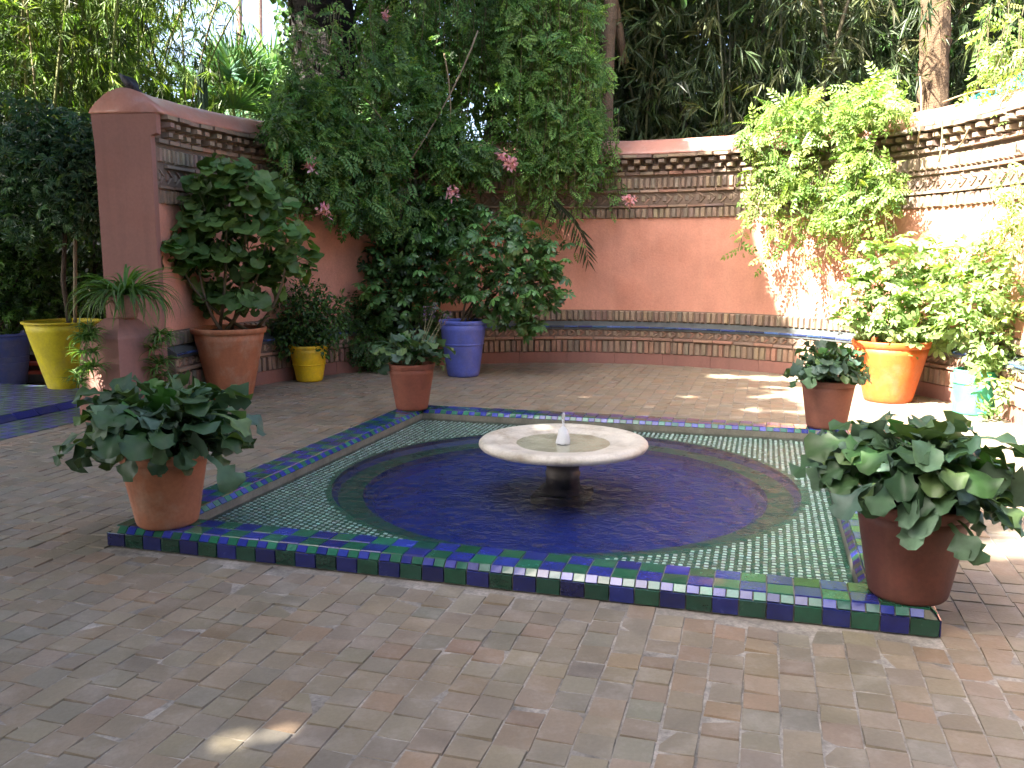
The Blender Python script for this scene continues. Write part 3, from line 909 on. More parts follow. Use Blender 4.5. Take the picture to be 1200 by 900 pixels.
for ci, (c, r) in enumerate(nodes):
    nl = int(r * 66)
    for k in range(nl):
        d = nrm(rng.normal(0, 1, 3)); d[2] = abs(d[2]) * .8 - .15
        p_ = c + d * r * rng.uniform(.45, 1.0) * np.array([1, .8, .85])
        tip = np.array([[d[0], d[1], -.35 + rng.normal(0, .25)]]); up = np.array([[d[0] * .6 + rng.normal(0, .3), d[1] * .4 - .55 + rng.normal(0, .3), .7]])
        v = (1, 3, 0, 2)[int(rng.integers(4))] if ci > 10 else int(rng.integers(8))
        put_leaf('leaf', SC[v], t, p_, M_to_euler(frames(tip, up)[0]), rng.uniform(.13, .22))
b = Bag(); q_ = [(c * np.array([1, 1, 1]) + np.array([0, .12, -.05]), r * 1.1) for c, r in nodes]; scatter_blobs(b, scallop(3), q_, .15, [(.09, .17, .05), (.11, .20, .058), (.06, .12, .038)], 75, shell=.2, spread=.5, droop=.3); b.build('inner_foliage', M_leaf, t, True, stuff=True)
b = Bag()
for c, r in nodes:
    for k in range(6):
        d = nrm(rng.normal(0, 1, 3)); V, F = tube(curve(c - np.array([0, 0, r * .6]), c + d * r * .7, (0, 0, .03), 4), .004, 4); b.add(V, F, (.09, .13, .05))
b.build('leaf_stalk', M_stem, t, stuff=True)

# ------------------------------------------------------------------ small yellow pot with a fine-leaved bush
t = thing('potted_plant', 'dark fine-leaved bush in a small bright yellow pot against the wall', 'potted plant', W(363, 446, 0))
L0 = np.array(W(363, 446, 0))
pot(t, None, .155, .235, .44, M_paint, (.72, .50, .012), rim=.045, lip=.006, band=[(.20, .015)])
b = Bag(); Yb = L0[1]
bl = [(P(px, py, Yb + dy) - L0, r) for px, py, dy, r in ((352, 372, 0, .34), (325, 385, .05, .26), (385, 380, 0, .26), (360, 352, .05, .28), (340, 398, -.05, .24), (378, 400, -.05, .2), (392, 362, .1, .2), (318, 400, .05, .17))]
scatter_blobs(b, OVATE, bl, .06, DK + MID, 1900, shell=.35)
b.build('foliage', M_leaf, t, stuff=True)
b = Bag()
for c, r in bl:
    V, F = tube(curve((rng.normal(0, .04), rng.normal(0, .04), .38), c, (0, 0, 0), 4), .007, 5); b.add(V, F, (.06, .045, .03))
b.build('stem', M_stem, t)

# ------------------------------------------------------------------ umbrella trees (whorled leaves)
WH = []
for i in range(12):
    c = [(.06, .14, .045), (.078, .175, .054), (.044, .105, .036), (.105, .22, .065)][i % 4]
    WH.append(leaf_mesh('whorl', whorl(7 + i % 3, .12 + .02 * (i % 2), .2 + .15 * (i % 4)), M_gloss, jit(c, .1), False))
def whorl_plant(t, L0, blobs, n, size, meshes, limit=300):
    tot = sum(r[0] * r[2] if np.ndim(r) else r * r for _, r in blobs)
    for c, r in blobs:
        r = np.broadcast_to(np.asarray(r, float), (3,))
        k = int(n * r[0] * r[2] / tot)
        Tn, d = blob_points(c, r, k, .5)
        for j in range(k):
            tip = np.array([d[j] + rng.normal(0, .5, 3)]); tip[0, 2] *= .4
            up = np.array([d[j] * .75 + np.array([0, -.25, .6]) + rng.normal(0, .25, 3)])
            put_leaf('leaf', meshes[int(rng.integers(len(meshes)))], t, Tn[j], M_to_euler(frames(tip, up)[0]), size * rng.uniform(.7, 1.3))
t = thing('potted_plant', 'glossy umbrella tree spilling out of a cobalt blue pot by the wall', 'potted plant', W(543, 440, 0))
L0 = np.array(W(543, 440, 0)); Yb = L0[1]
pot(t, None, .20, .30, .71, M_paint, (.09, .125, .46), rim=.05, lip=.006, band=[(.40, .02)])
bl = [(P(px, py, Yb + dy) - L0, r) for px, py, dy, r in ((575, 335, -.05, .42), (620, 310, 0, .4), (640, 335, -.1, .34), (600, 365, -.1, .3), (615, 285, .1, .34), (560, 300, 0, .38), (645, 300, .1, .26), (625, 375, -.05, .22), (585, 268, .1, .3), (610, 352, -.1, .3))]
whorl_plant(t, L0, bl, 290, .155, WH)
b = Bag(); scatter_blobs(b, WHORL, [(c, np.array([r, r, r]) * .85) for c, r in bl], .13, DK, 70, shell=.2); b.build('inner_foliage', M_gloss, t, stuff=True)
b = Bag()
for c, r in bl[:7]:
    V, F = tube(curve((rng.normal(0, .06), rng.normal(0, .06), .62), c, (0, 0, .1), 6), np.linspace(.016, .006, 6), 6); b.add(V, F, (.07, .055, .035))
b.build('stem', M_stem, t)
t = thing('umbrella_tree', 'large dark umbrella tree growing against the wall behind the small kale pot', 'shrub', W(455, 433, 0))
L0 = np.array(W(455, 433, 0)); Yb = L0[1]
bl = [(P(px, py, Yb + dy) - L0, r) for px, py, dy, r in ((470, 310, -.1, .45), (455, 340, -.15, .4), (500, 300, 0, .45), (520, 270, .1, .4), (480, 275, .1, .38), (500, 345, -.1, .36), (440, 300, .05, .3), (530, 330, 0, .34), (465, 375, -.1, .34), (540, 250, .1, .34), (510, 385, 0, .3), (505, 240, .15, .34))]
whorl_plant(t, L0, bl, 300, .165, WH)
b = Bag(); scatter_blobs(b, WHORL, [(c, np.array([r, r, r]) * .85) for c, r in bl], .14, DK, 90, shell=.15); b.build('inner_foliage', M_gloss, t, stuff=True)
b = Bag()
for c, r in bl[:9]:
    V, F = tube(curve((rng.normal(0, .1), rng.normal(0, .06), -.02), c, (0, 0, .1), 6), np.linspace(.022, .007, 6), 6); b.add(V, F, (.05, .04, .028))
b.build('stem', M_stem, t)
t = thing('shrub', 'low dark ferny bush at the foot of the wall beside the small yellow pot', 'shrub', W(432, 434, 0))
L0 = np.array(W(432, 434, 0)); Yb = L0[1]
bl = [(P(px, py, Yb + dy) - L0, r) for px, py, dy, r in ((420, 395, 0, .36), (410, 365, .1, .3), (440, 405, -.1, .34), (460, 418, 0, .2), (432, 372, .1, .3), (405, 415, 0, .2))]
b = Bag(); scatter_blobs(b, PINN_S, bl, .13, DK + [MID[0]], 520, shell=.3); b.build('foliage', M_leaf, t, stuff=True)
b = Bag()
for c, r in bl:
    V, F = tube(curve((rng.normal(0, .05), 0, -.02), c, (0, 0, .05), 4), .01, 5); b.add(V, F, (.05, .04, .03))
b.build('stem', M_stem, t)

# ------------------------------------------------------------------ right: sunlit shrubs in orange and green pots
RB_ = [(.15, .24, .08), (.20, .30, .10), (.11, .18, .06), (.27, .34, .14)]
WR = [leaf_mesh('whorl', whorl(6 + i % 3, .15, .3), M_leaf, jit(RB_[i % 4], .12), False) for i in range(8)]
t = thing('potted_plant', 'sunlit pale green umbrella tree in a bright orange tapered pot', 'potted plant', W(1040, 469, 0))
L0 = np.array(W(1040, 469, 0)); Yb = L0[1]
pot(t, None, .235, .385, .64, M_paint, (.48, .095, .016), rim=.07, lip=.008)
bl = [(P(px, py, Yb + dy) - L0, r) for px, py, dy, r in ((1040, 350, 0, .42), (1005, 345, 0, .26), (1075, 360, 0, .4), (1030, 310, .1, .34), (1075, 310, .1, .36), (1050, 385, -.15, .3), (1000, 375, -.05, .2), (1095, 335, .1, .34), (1075, 395, -.15, .2), (1105, 390, 0, .26))]
whorl_plant(t, L0, bl, 290, .15, WR)
b = Bag(); scatter_blobs(b, WHORL, [(c, np.array([r, r, r]) * .8) for c, r in bl], .12, RB_, 60, shell=.2); b.build('inner_foliage', M_leaf, t, stuff=True)
b = Bag()
for c, r in bl[:8]:
    V, F = tube(curve((rng.normal(0, .08), rng.normal(0, .08), .56), c, (0, 0, .08), 5), np.linspace(.018, .007, 5), 6); b.add(V, F, (.13, .10, .06))
b.build('stem', M_stem, t)
t = thing('potted_plant', 'sprawling sunlit shrub with trailing stems in a mint green pot', 'potted plant', W(1140, 484, 0))
L0 = np.array(W(1140, 484, 0)); Yb = L0[1]
pot(t, None, .185, .195, .43, M_paint, (.05, .29, .19), rim=.02, lip=.003, band=[(.29, .028)])
bl = [(P(px, py, Yb + dy) - L0, r) for px, py, dy, r in ((1150, 350, 0, .42), (1185, 330, .1, .42), (1140, 310, .2, .36), (1190, 390, -.1, .4), (1160, 400, -.1, .3), (1200, 440, -.2, .34), (1175, 450, -.25, .26), (1130, 375, 0, .3), (1225, 380, 0, .45), (1185, 295, .2, .34), (1235, 440, -.1, .36), (1168, 478, -.28, .13))]
WR2 = [leaf_mesh('leaf_spray', T_(*pinnate(3, .42, .14, .2)), M_leaf, jit(RB_[i % 4], .12), False) for i in range(6)]
whorl_plant(t, L0, bl, 295, .19, WR2 + WR[:2])
b = Bag(); scatter_blobs(b, OVATE, bl, .085, RB_, 330, shell=.3); b.build('foliage', M_leaf, t, stuff=True)
b = Bag()
for c, r in bl:
    V, F = tube(curve((rng.normal(0, .05), rng.normal(0, .05), .37), c, (0, 0, .15), 6), np.linspace(.015, .006, 6), 5); b.add(V, F, (.13, .10, .06))
b.build('stem', M_stem, t)

# ------------------------------------------------------------------ left group
t = thing('potted_plant', 'standard tree with dark hand-shaped leaves in a large olive yellow pot', 'potted plant', W(80, 459, 0))
L0 = np.array(W(80, 459, 0)); Yb = L0[1]
pot(t, None, .185, .40, .80, M_paint, (.46, .40, .012), rim=.03, lip=.016, wob=.012)
b = Bag(); V, F = tube(curve(P(88, 385, Yb) - L0, P(88, 262, Yb) - L0, (0, 0, 0), 6), .021, 8); b.add(V, F, (.20, .17, .11)); b.build('stake', M_stem, t, True)
b = Bag(); V, F = tube([(.05, .05, .7), P(74, 330, Yb + .1) - L0, P(76, 280, Yb + .1) - L0, P(70, 220, Yb + .1) - L0], [.03, .028, .024, .015], 8); b.add(V, F, (.07, .055, .04)); b.build('trunk', M_bark, t, True)
LB = [leaf_mesh('hand_leaf', lobed(7 + 2 * (i % 2)), M_gloss, jit([(.075, .155, .075), (.095, .185, .088), (.056, .125, .062), (.12, .23, .09)][i % 4], .12), False) for i in range(8)]
bl = [(P(px, py, Yb + dy) - L0, r) for px, py, dy, r in ((70, 195, 0, .5), (30, 190, 0, .5), (105, 200, 0, .38), (60, 160, .1, .42), (110, 165, .1, .36), (20, 150, .1, .4), (90, 240, 0, .42), (40, 250, .1, .42), (118, 235, 0, .28), (0, 225, .1, .4), (125, 190, 0, .22), (110, 262, .05, .22))]
whorl_plant(t, L0, bl, 300, .17, LB)
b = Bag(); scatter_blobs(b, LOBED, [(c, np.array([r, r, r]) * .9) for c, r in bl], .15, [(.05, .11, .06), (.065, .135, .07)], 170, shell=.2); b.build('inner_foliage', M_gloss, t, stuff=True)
t = thing('potted_plant', 'leafy green shrub in a dusty blue pot next to the olive yellow pot', 'potted plant', W(2, 451, 0))
L0 = np.array(W(2, 451, 0)); Yb = L0[1]
pot(t, None, .27, .35, .62, M_paint, (.07, .095, .33), rim=.03, lip=.01, band=[(.34, .02), (.27, .02)])
bl = [(P(px, py, Yb + dy) - L0, r) for px, py, dy, r in ((10, 330, 0, .5), (-30, 320, 0, .5), (35, 300, .1, .4), (0, 280, .1, .45), (40, 350, .1, .3), (15, 370, 0, .26), (-25, 370, 0, .3))]
b = Bag(); scatter_blobs(b, LOBED, bl, .12, DK + MID + [LT[1]], 330, shell=.3); b.build('foliage', M_leaf, t, stuff=True)
b = Bag()
for c, r in bl:
    V, F = tube(curve((rng.normal(0, .08), rng.normal(0, .08), .55), c, (0, 0, .05), 4), .012, 5); b.add(V, F, (.06, .045, .03))
b.build('stem', M_stem, t)
t = thing('shrub', 'dark evergreen shrub filling the gap behind the stake and beside the wall end', 'shrub', tuple(G(100, 440, 0)))
L0 = np.array(G(100, 440, 0)); Yb = L0[1]
bl = [(P(px, py, Yb + dy) - L0, r) for px, py, dy, r in ((60, 330, .2, .5), (110, 330, .2, .42), (110, 280, .3, .45), (70, 370, .1, .42), (118, 372, .0, .32), (50, 280, .4, .5), (20, 380, .3, .5), (125, 230, .4, .4), (20, 310, .5, .5), (90, 400, .1, .4))]
b = Bag(); scatter_blobs(b, OVATE, bl, .10, DK, 700, shell=.3); b.build('foliage', M_gloss, t, stuff=True)
b = Bag()
for c, r in bl:
    V, F = tube(curve((rng.normal(0, .1), rng.normal(0, .1), -.05), c, (0, 0, .05), 4), .016, 5); b.add(V, F, (.05, .04, .03))
b.build('stem', M_stem, t)
# red painted step between the two pots
t = thing('step', 'low step with red painted edges between the blue and olive yellow pots', 'step', tuple(G(45, 449, 0)))
for zz, hh, dy, cc in ((.0, .11, 0, (.05, .05, .07)), (.11, .035, -.02, (.38, .05, .04)), (.145, .06, .10, (.06, .03, .03)), (.205, .035, .07, (.36, .05, .045)), (.24, .08, .2, (.04, .03, .035))):
    b = Bag(); V, F = boxv((0, .25 + dy, zz + hh / 2), (1.3, .5, hh)); b.add(V, F, cc); b.build('tread' if hh < .04 else 'riser', M_paint, t)

# pedestal with a spider plant
PD = P(143, 400, 8.0); PD = np.array([PD[0], 8.0, 0])
t = thing('pedestal', 'square pink plaster pedestal with a pyramid top by the tiled path', 'pedestal', PD)
ra = rad(64)
def sqr(h, z, s=1.0): return [(h * math.cos(ra + math.pi / 2 * k + math.pi / 4) * s, h * math.sin(ra + math.pi / 2 * k + math.pi / 4) * s, z) for k in range(4)]
b = Bag()
V = np.array(sqr(.40, -.01) + sqr(.385, .35) + sqr(.345, .775) + sqr(.33, .795))
b.add(V, [(i * 4 + k, i * 4 + (k + 1) % 4, (i + 1) * 4 + (k + 1) % 4, (i + 1) * 4 + k) for i in range(3) for k in range(4)] + [(3, 2, 1, 0)]); b.build('shaft', M_pier, t)
b = Bag(); V = np.array(sqr(.332, .792) + sqr(.15, .935) + sqr(.13, .945)); b.add(V, [(i * 4 + k, i * 4 + (k + 1) % 4, (i + 1) * 4 + (k + 1) % 4, (i + 1) * 4 + k) for i in range(2) for k in range(4)] + [(8, 9, 10, 11)]); b.build('cap', M_pier, t)
SPL = PD + np.array([.05, 0, .943])
t = thing('potted_plant', 'spider plant with arching leaves in a pinkish pot on the pedestal', 'potted plant', SPL)
pot(t, None, .10, .14, .22, M_terra, (.30, .17, .13), rim=.03, lip=.006)
BL = [leaf_mesh('strap_leaf', blade(e0, bd, w), M_leaf, jit(c, .1)) for e0, bd, w, c in ((1.3, 1.6, .028, MID[1]), (1.1, 2.4, .022, MID[0]), (.9, 2.6, .02, DK[1]), (1.35, 2.6, .018, LT[1]), (.7, 2.0, .022, MID[1]), (1.2, 3.0, .02, DK[0]))]
for k in range(190):
    a = k * 2.4 + rng.normal(0, .3)
    put_leaf('leaf', BL[int(rng.integers(6))], t, (.05 * math.cos(a), .05 * math.sin(a), .19), (rng.normal(0, .15), rng.normal(0, .15), a), rng.uniform(.36, .66))
def plantlets(t, pts, col):
    b = Bag()
    for p_ in pts:
        n = 34
        for k in range(n):
            a = rng.uniform(0, 6.28); tp = blade(rng.uniform(.2, 1.2), rng.uniform(.8, 2.2), .05); R = np.array([[math.cos(a), -math.sin(a), 0], [math.sin(a), math.cos(a), 0], [0, 0, 1]])
            b.add(tp[0] @ R.T * rng.uniform(.11, .20) + p_, tp[1], jit(col[int(rng.integers(len(col)))], .15))
    return b
hang = []
for px, dy, y0, y1, n in ((96, -.38, 392, 452, 6), (108, -.40, 395, 440, 4), (186, -.1, 390, 450, 6), (192, -.05, 400, 460, 4), (104, -.3, 380, 400, 3)):
    for yy in np.linspace(y0, y1, n):
        hang.append(P(px + rng.normal(0, 5), yy + rng.normal(0, 3), PD[1] + dy) - SPL)
plantlets(t, hang, LT + MID[:2]).build('hanging_plantlet', M_leaf, t, stuff=True)
b = Bag()
for q in hang[::3]:
    V, F = tube(curve((0, 0, .2), q, (q[0] * .35, q[1] * .35, .12), 7), .0035, 4); b.add(V, F, (.14, .18, .06))
b.build('runner', M_stem, t)
#BACK
def vnoise(x, y, s, seed):
    r = np.random.default_rng(seed); g = r.random((64, 64)); x = x / s; y = y / s
    xi = np.floor(x).astype(int); yi = np.floor(y).astype(int); fx = x - xi; fy = y - yi; fx = fx * fx * (3 - 2 * fx); fy = fy * fy * (3 - 2 * fy)
    f = lambda a, c: g[a % 64, c % 64]
    return (f(xi, yi) * (1 - fx) + f(xi + 1, yi) * fx) * (1 - fy) + (f(xi, yi + 1) * (1 - fx) + f(xi + 1, yi + 1) * fx) * fy
# ------------------------------------------------------------------ climbing vines over the wall
def strand(bag, sbag, p0, length, sway, tpl, size, cols, step=.07):
    n = max(3, int(length / step)); t = np.linspace(0, 1, n)
    ph = rng.uniform(0, 6); q = np.stack([p0[0] + sway * np.sin(t * 3 + ph) * t, p0[1] + sway * .6 * np.cos(t * 2.3 + ph) * t, p0[2] - length * t], 1)
    V, F = tube(q[::max(1, n // 7)], .004, 4, False); sbag.add(V, F, (.10, .085, .04))
    d = rng.normal(0, 1, (n, 3)); d[:, 2] = -.5
    bag.inst(tpl, frames(d, rng.normal(0, .4, (n, 3)) + np.array([0, -.4, .6])), q, size * rng.uniform(.6, 1.3, n), pick(cols, n, .2))
def vine(label, polys, strands, cols, thick, n, size, scols, flowers, root, gaps=False):
    t = thing('climbing_vine', label, 'vine', root); L0 = np.array(root)
    b = Bag(); sb = Bag()
    for poly, frac, d0, d1 in polys:
        q = poly_sample(poly, int(n * frac * 2.1)); nz = vnoise(q[:, 0] + 900, q[:, 1] + 900, 34, 12) * .65 + vnoise(q[:, 0] + 900, q[:, 1] + 900, 13, 13) * .35; q = q[nz > np.quantile(nz, .56 if gaps else .40)]
        T = np.array([P(x, y, wallY(x) + d0 + (d1 - d0) * rng.random()) for x, y in q]) - L0
        m = len(T)
        d = rng.normal(0, .6, (m, 3)); d[:, 1] -= .5; d[:, 2] -= .35
        up = rng.normal(0, .45, (m, 3)); up[:, 1] -= .5; up[:, 2] += .75
        # dark and bright leaf tones mixed at random
        b.inst(PINN, frames(d, up), T, size * rng.uniform(.6, 1.35, m), pick(cols, m, .2))
    for (x0, x1, y0, d0, d1, l0, l1, k) in strands:
        for _ in range(k):
            x = rng.uniform(x0, x1); p0 = P(x, y0 + rng.uniform(-25, 25), wallY(x) + rng.uniform(d0, d1)) - L0
            strand(b, sb, p0, rng.uniform(l0, l1), .12, PINN_S, size * .8, scols)
    b.build('foliage', M_leaf, t, stuff=True)
    if sb.n: sb.build('trailing_stem', M_stem, t, stuff=True)
    for (x, y, dd) in flowers:
        f = Bag(); m = 44; c = P(x, y, wallY(x) + dd) - L0
        T = c + np.clip(rng.normal(0, .034, (m, 3)), -.07, .07); f.inst(OVATE, frames(rng.normal(0, 1, (m, 3)), rng.normal(0, 1, (m, 3))), T, rng.uniform(.05, .085, m), pick([(.70, .36, .46), (.78, .46, .54), (.62, .28, .40)], m, .1))
        f.build('flower', M_petal, t)
    return t, L0
VC = [(.07, .155, .04), (.09, .19, .045), (.05, .11, .03), (.125, .235, .055)]
t, L0 = vine('thick dark climbing vine with pink flowers draped over the wall beneath the palm trunk',
    [([(312, 120), (345, 78), (420, 90), (470, 70), (560, 90), (600, 120), (610, 200), (600, 262), (540, 290), (480, 280), (440, 262), (395, 262), (350, 248), (325, 225), (318, 170)], .72, -.75, .15),
     ([(440, 20), (700, -10), (705, 60), (690, 140), (640, 200), (560, 200), (480, 120), (430, 80)], .2, -.3, 1.0)],
    [(430, 600, -5, -.2, .9, .6, 2.2, 60), (345, 440, 20, -.6, .2, .4, 1.3, 22)], VC, .7, 4000, .21, VC + [LT[1]],
    [(362, 194, -.7), (380, 247, -.75), (530, 226, -.85), (595, 190, -.75), (452, 18, .2), (588, 183, -.75), (525, 258, -.7)], (-1.2, 12.0, .0))
for (x0, y0, x1, y1, dd) in ((330, 160, 345, 250, -.2), (400, 90, 470, 190, -.3), (470, 130, 472, 290, -.4), (520, 60, 505, 240, -.3), (560, 36, 480, 190, -.7), (655, -20, 610, 130, .3)):
    b = Bag(); V, F = tube(curve(P(x0, y0, wallY(x0) + dd) - L0, P(x1, y1, wallY(x1) + dd) - L0, rng.normal(0, .06, 3), 7), np.linspace(.012, .008, 7), 6); b.add(V, F, jit((.20, .15, .09), .15)); b.build('stem', M_stem, t, True)
b = Bag(); V, F = tube(curve((-.3, -.2, -.02), P(470, 290, wallY(470) - .3) - L0, (.1, 0, 0), 8), np.linspace(.05, .03, 8), 8); b.add(V, F, (.10, .075, .05)); b.build('trunk', M_bark, t, True)
FINE = [(.115, .22, .05), (.09, .18, .042), (.15, .26, .06)]
t, L0 = vine('curtain of fine light green vine shoots hanging from the trees in front of the wall',
    [([(590, -20), (705, -20), (712, 90), (705, 170), (690, 240), (650, 262), (610, 250), (585, 130)], 1.0, -.75, .25), ],
    [(588, 700, -15, -.7, .5, 1.4, 3.2, 110), (480, 600, -10, 0, .8, .6, 1.8, 30), (690, 725, 150, -.35, -.1, .4, 1.1, 9)], FINE + VC[:2], .7, 1700, .17, FINE,
    [(600, 192, -.8), (738, 235, -.25)], (.3, 13.2, 0))
b = Bag(); V, F = tube(curve((.0, .0, -.02), P(640, 100, wallY(640) + .5) - L0, (.1, 0, 0), 8), np.linspace(.045, .02, 8), 8); b.add(V, F, (.10, .075, .05)); b.build('trunk', M_bark, t, True)
RV = [(.13, .21, .045), (.17, .26, .055), (.09, .16, .038), (.24, .32, .09)]
t, L0 = vine('bright sunlit vine tumbling over the wall coping above the orange pot',
    [([(868, 140), (905, 110), (965, 125), (1015, 105), (1058, 118), (1062, 160), (1045, 200), (1055, 250), (1030, 285), (1000, 262), (960, 262), (920, 255), (885, 262), (868, 205)], .85, -.6, .1),
      ([(880, 130), (1040, 90), (1060, 120), (1050, 160), (900, 170)], .25, -.3, .8)],
    [(875, 1050, 190, -.55, -.25, .4, 1.15, 44), (1150, 1215, 20, .3, .9, .5, 1.2, 14), (1165, 1215, 215, -.35, -.15, .3, .8, 8)], RV, .6, 1350, .20, RV, [], (3.6, 12.3, 0), True)
for (x0, y0, x1, y1, dd) in ((1078, 90, 1075, 170, -.2), (1102, 130, 1100, 190, -.3), (1105, 120, 1165, 105, .2), (1112, 175, 1135, 150, -.35), (1180, 110, 1182, 135, -.1)):
    b = Bag(); V, F = tube(curve(P(x0, y0, wallY(x0) + dd) - L0, P(x1, y1, wallY(x1) + dd) - L0, rng.normal(0, .04, 3), 6), .009, 5); b.add(V, F, jit((.30, .22, .13), .15)); b.build('stem', M_stem, t, True)
b = Bag(); V, F = tube(curve((0, 0, -.02), P(985, 180, wallY(985) + .7) - L0, (.05, .15, 0), 8), np.linspace(.05, .03, 8), 8); b.add(V, F, (.12, .09, .06)); b.build('trunk', M_bark, t, True)

# dark palm frond hanging beside the umbrella tree
t = thing('palm_frond', 'dark dry palm frond hanging down in front of the salmon wall', 'palm frond', P(638, 225, wallY(638) - .45))
c0 = np.array(t.location); mid = curve((0, 0, 0), P(690, 312, wallY(690) - .3) - c0, (.12, 0, .08), 9)
b = Bag(); V, F = tube(mid, np.linspace(.010, .003, 9), 5); b.add(V, F, (.06, .06, .025)); b.build('midrib', M_stem, t, True)
for k in range(34):
    u = .05 + .93 * (k // 2) / 17; p_ = mid[min(8, int(u * 8))] * (1 - (u * 8 % 1)) + mid[min(8, int(u * 8) + 1)] * (u * 8 % 1)
    s = 1 if k % 2 else -1
    d = np.array([[(.45 if s > 0 else -.25) + rng.normal(0, .08), -.1, -.85 if s < 0 else -.55]])
    bb = Bag(); bb.inst(LANCE, frames(d, np.array([[0, -1, .3]])), p_[None], np.array([.42 * (1 - .5 * u)]) * rng.uniform(.8, 1.1), jit((.035, .045, .02), .2, 1)); bb.build('leaflet', M_leaf, t)

# ------------------------------------------------------------------ palm trunk and trees beyond the wall
def palm_trunk(name, label, base, top, r, col, rings=60, fronds=0, frond_cols=None, frond_len=2.6):
    t = thing(name, label, 'palm tree', base); L0 = np.array(base); top = np.array(top) - L0
    b = Bag(); pth = curve((0, 0, -.05), top, (rng.normal(0, .05), 0, 0), rings); rr = r * (1 - .12 * np.linspace(0, 1, rings)) * (1 + .025 * np.where(np.arange(rings) % 2, 1, -1))
    V, F = tube(pth, rr, 16); V += rng.normal(0, r * .035, V.shape); b.add(V, F, jit(col, .1)); b.build('trunk', M_bark, t)
    b = Bag(); n = int(rings * 7)                       # old leaf bases
    u = rng.random(n); a = rng.uniform(0, 6.28, n); c = np.stack([np.interp(u, np.linspace(0, 1, rings), pth[:, i]) for i in range(3)], 1)
    d = np.stack([np.cos(a), np.sin(a), np.zeros(n)], 1)
    b.inst(OVATE, frames(d * .35 + np.array([0, 0, .9]), d), c + d * r * .92, rng.uniform(.5, .9, n) * r * .55, pick([col, tuple(np.array(col) * 1.4)], n, .25)); b.build('leaf_base', M_bark, t, stuff=True)
    for k in range(fronds):
        a = k * 2.4; el0 = rng.uniform(.1, 1.3); m = []; p_ = top.copy(); nseg = 10
        for i in range(nseg):
            el = el0 - 1.5 * i / nseg; m.append(p_.copy()); p_ = p_ + np.array([math.cos(a) * math.cos(el), math.sin(a) * math.cos(el), math.sin(el)]) * frond_len / nseg
        m = np.array(m); b = Bag(); V, F = tube(m, np.linspace(.03, .006, nseg), 5); b.add(V, F, (.10, .12, .05))
        nl = 60; u = np.linspace(.1, 1, nl); q = np.stack([np.interp(u, np.linspace(0, 1, nseg), m[:, i]) for i in range(3)], 1)
        side = np.array([-math.sin(a), math.cos(a), 0]) * np.where(np.arange(nl) % 2, 1, -1)[:, None]
        fw = np.array([math.cos(a), math.sin(a), -.4])
        b.inst(LANCE, frames(side + fw * .6, np.tile((0, 0, 1.0), (nl, 1))), q, np.full(nl, .6) * (1.1 - .5 * u), pick(frond_cols or MID, nl)); b.build('frond', M_leaf, t)
    return t
palm_trunk('palm_tree', 'massive near-black palm trunk rising behind the wall with ivy on its side', (P(378, 300, 13.6)[0], 13.6, 0), P(376, -330, 13.6), .50, (.011, .009, .008), rings=110, fronds=12)
# ivy leaves up the trunk's edge
t = thing('ivy', 'round-leaved ivy climbing the edge of the dark palm trunk', 'ivy', (P(336, 300, 13.3)[0], 13.3, 0)); L0 = np.array(t.location)
b = Bag(); q = np.stack([rng.normal(333, 7, 260), rng.uniform(-60, 130, 260)], 1); T = np.array([P(x, y, 13.3 + rng.uniform(-.1, .3)) for x, y in q]) - L0
b.inst(OVATE, frames(rng.normal(0, .5, (260, 3)) + np.array([0, 0, -.8]), rng.normal(0, .4, (260, 3)) + np.array([-.2, -.9, .3])), T, np.stack([rng.uniform(.1, .16, 260)] * 1 + [rng.uniform(.08, .12, 260)] * 2, 1) * np.array([1.6, 1, 1]), pick(DK + MID, 260)); b.build('foliage', M_gloss, t, stuff=True)
b = Bag(); V, F = tube(curve((0, 0, -.05), P(334, -60, 13.4) - L0, (.1, 0, 0), 10), .018, 6); b.add(V, F, (.06, .05, .03)); b.build('stem', M_stem, t)
palm_trunk('palm_tree', 'brown shaggy palm trunk with dry fibres behind the right side of the wall', (P(1092, 300, 13.2)[0], 13.2, 0), P(1112, -300, 13.2), .22, (.10, .06, .035), 40, fronds=9, frond_cols=[(.16, .13, .06), (.10, .12, .045)])
# far palms in the gap of sky
palm_trunk('palm_tree', 'slender far palm trunk standing in the bright sky gap', (P(281, 300, 42)[0], 42, 0), P(279, -280, 42), .13, (.20, .13, .11), 40, fronds=10)
palm_trunk('palm_tree', 'second slender far palm trunk in the sky gap, nearer the dark trunk', (P(303, 300, 44)[0], 44, 0), P(300, -250, 44), .15, (.22, .15, .13), 40, fronds=10)

def fan_palm(label, base, n, stalk, fan, cols, H=3.3):
    t = thing('fan_palm', label, 'palm', base)
    for k in range(n):
        a = k * 2.4 + rng.normal(0, .2); el = rng.uniform(.5, 1.45); l = stalk * rng.uniform(.75, 1.1)
        d = np.array([math.cos(a) * math.cos(el), math.sin(a) * math.cos(el), math.sin(el)]); e = d * l
        e = e + np.array([0, 0, H]); b = Bag(); V, F = tube(curve((0, 0, H - .05), e, (0, 0, .05), 5), .014, 5); b.add(V, F, (.16, .2, .08)); m = 26
        s = nrm(np.cross(d, (0, 0, 1.0))); u = np.cross(s, d); an = np.linspace(-1.9, 1.9, m)[:, None]
        dd = d * np.cos(an) + s * np.sin(an) + u * .12
        b.inst(LANCE, frames(dd, np.tile(u, (m, 1))), np.tile(e, (m, 1)), np.full(m, fan) * rng.uniform(.85, 1.1, m), pick(cols, m)); b.build('frond', M_leaf, t)
    b = Bag(); V, F = tube([(0, 0, -.1), (0, 0, H)], [.16, .12], 8); b.add(V, F, (.10, .07, .045)); b.build('trunk', M_bark, t)
    return t
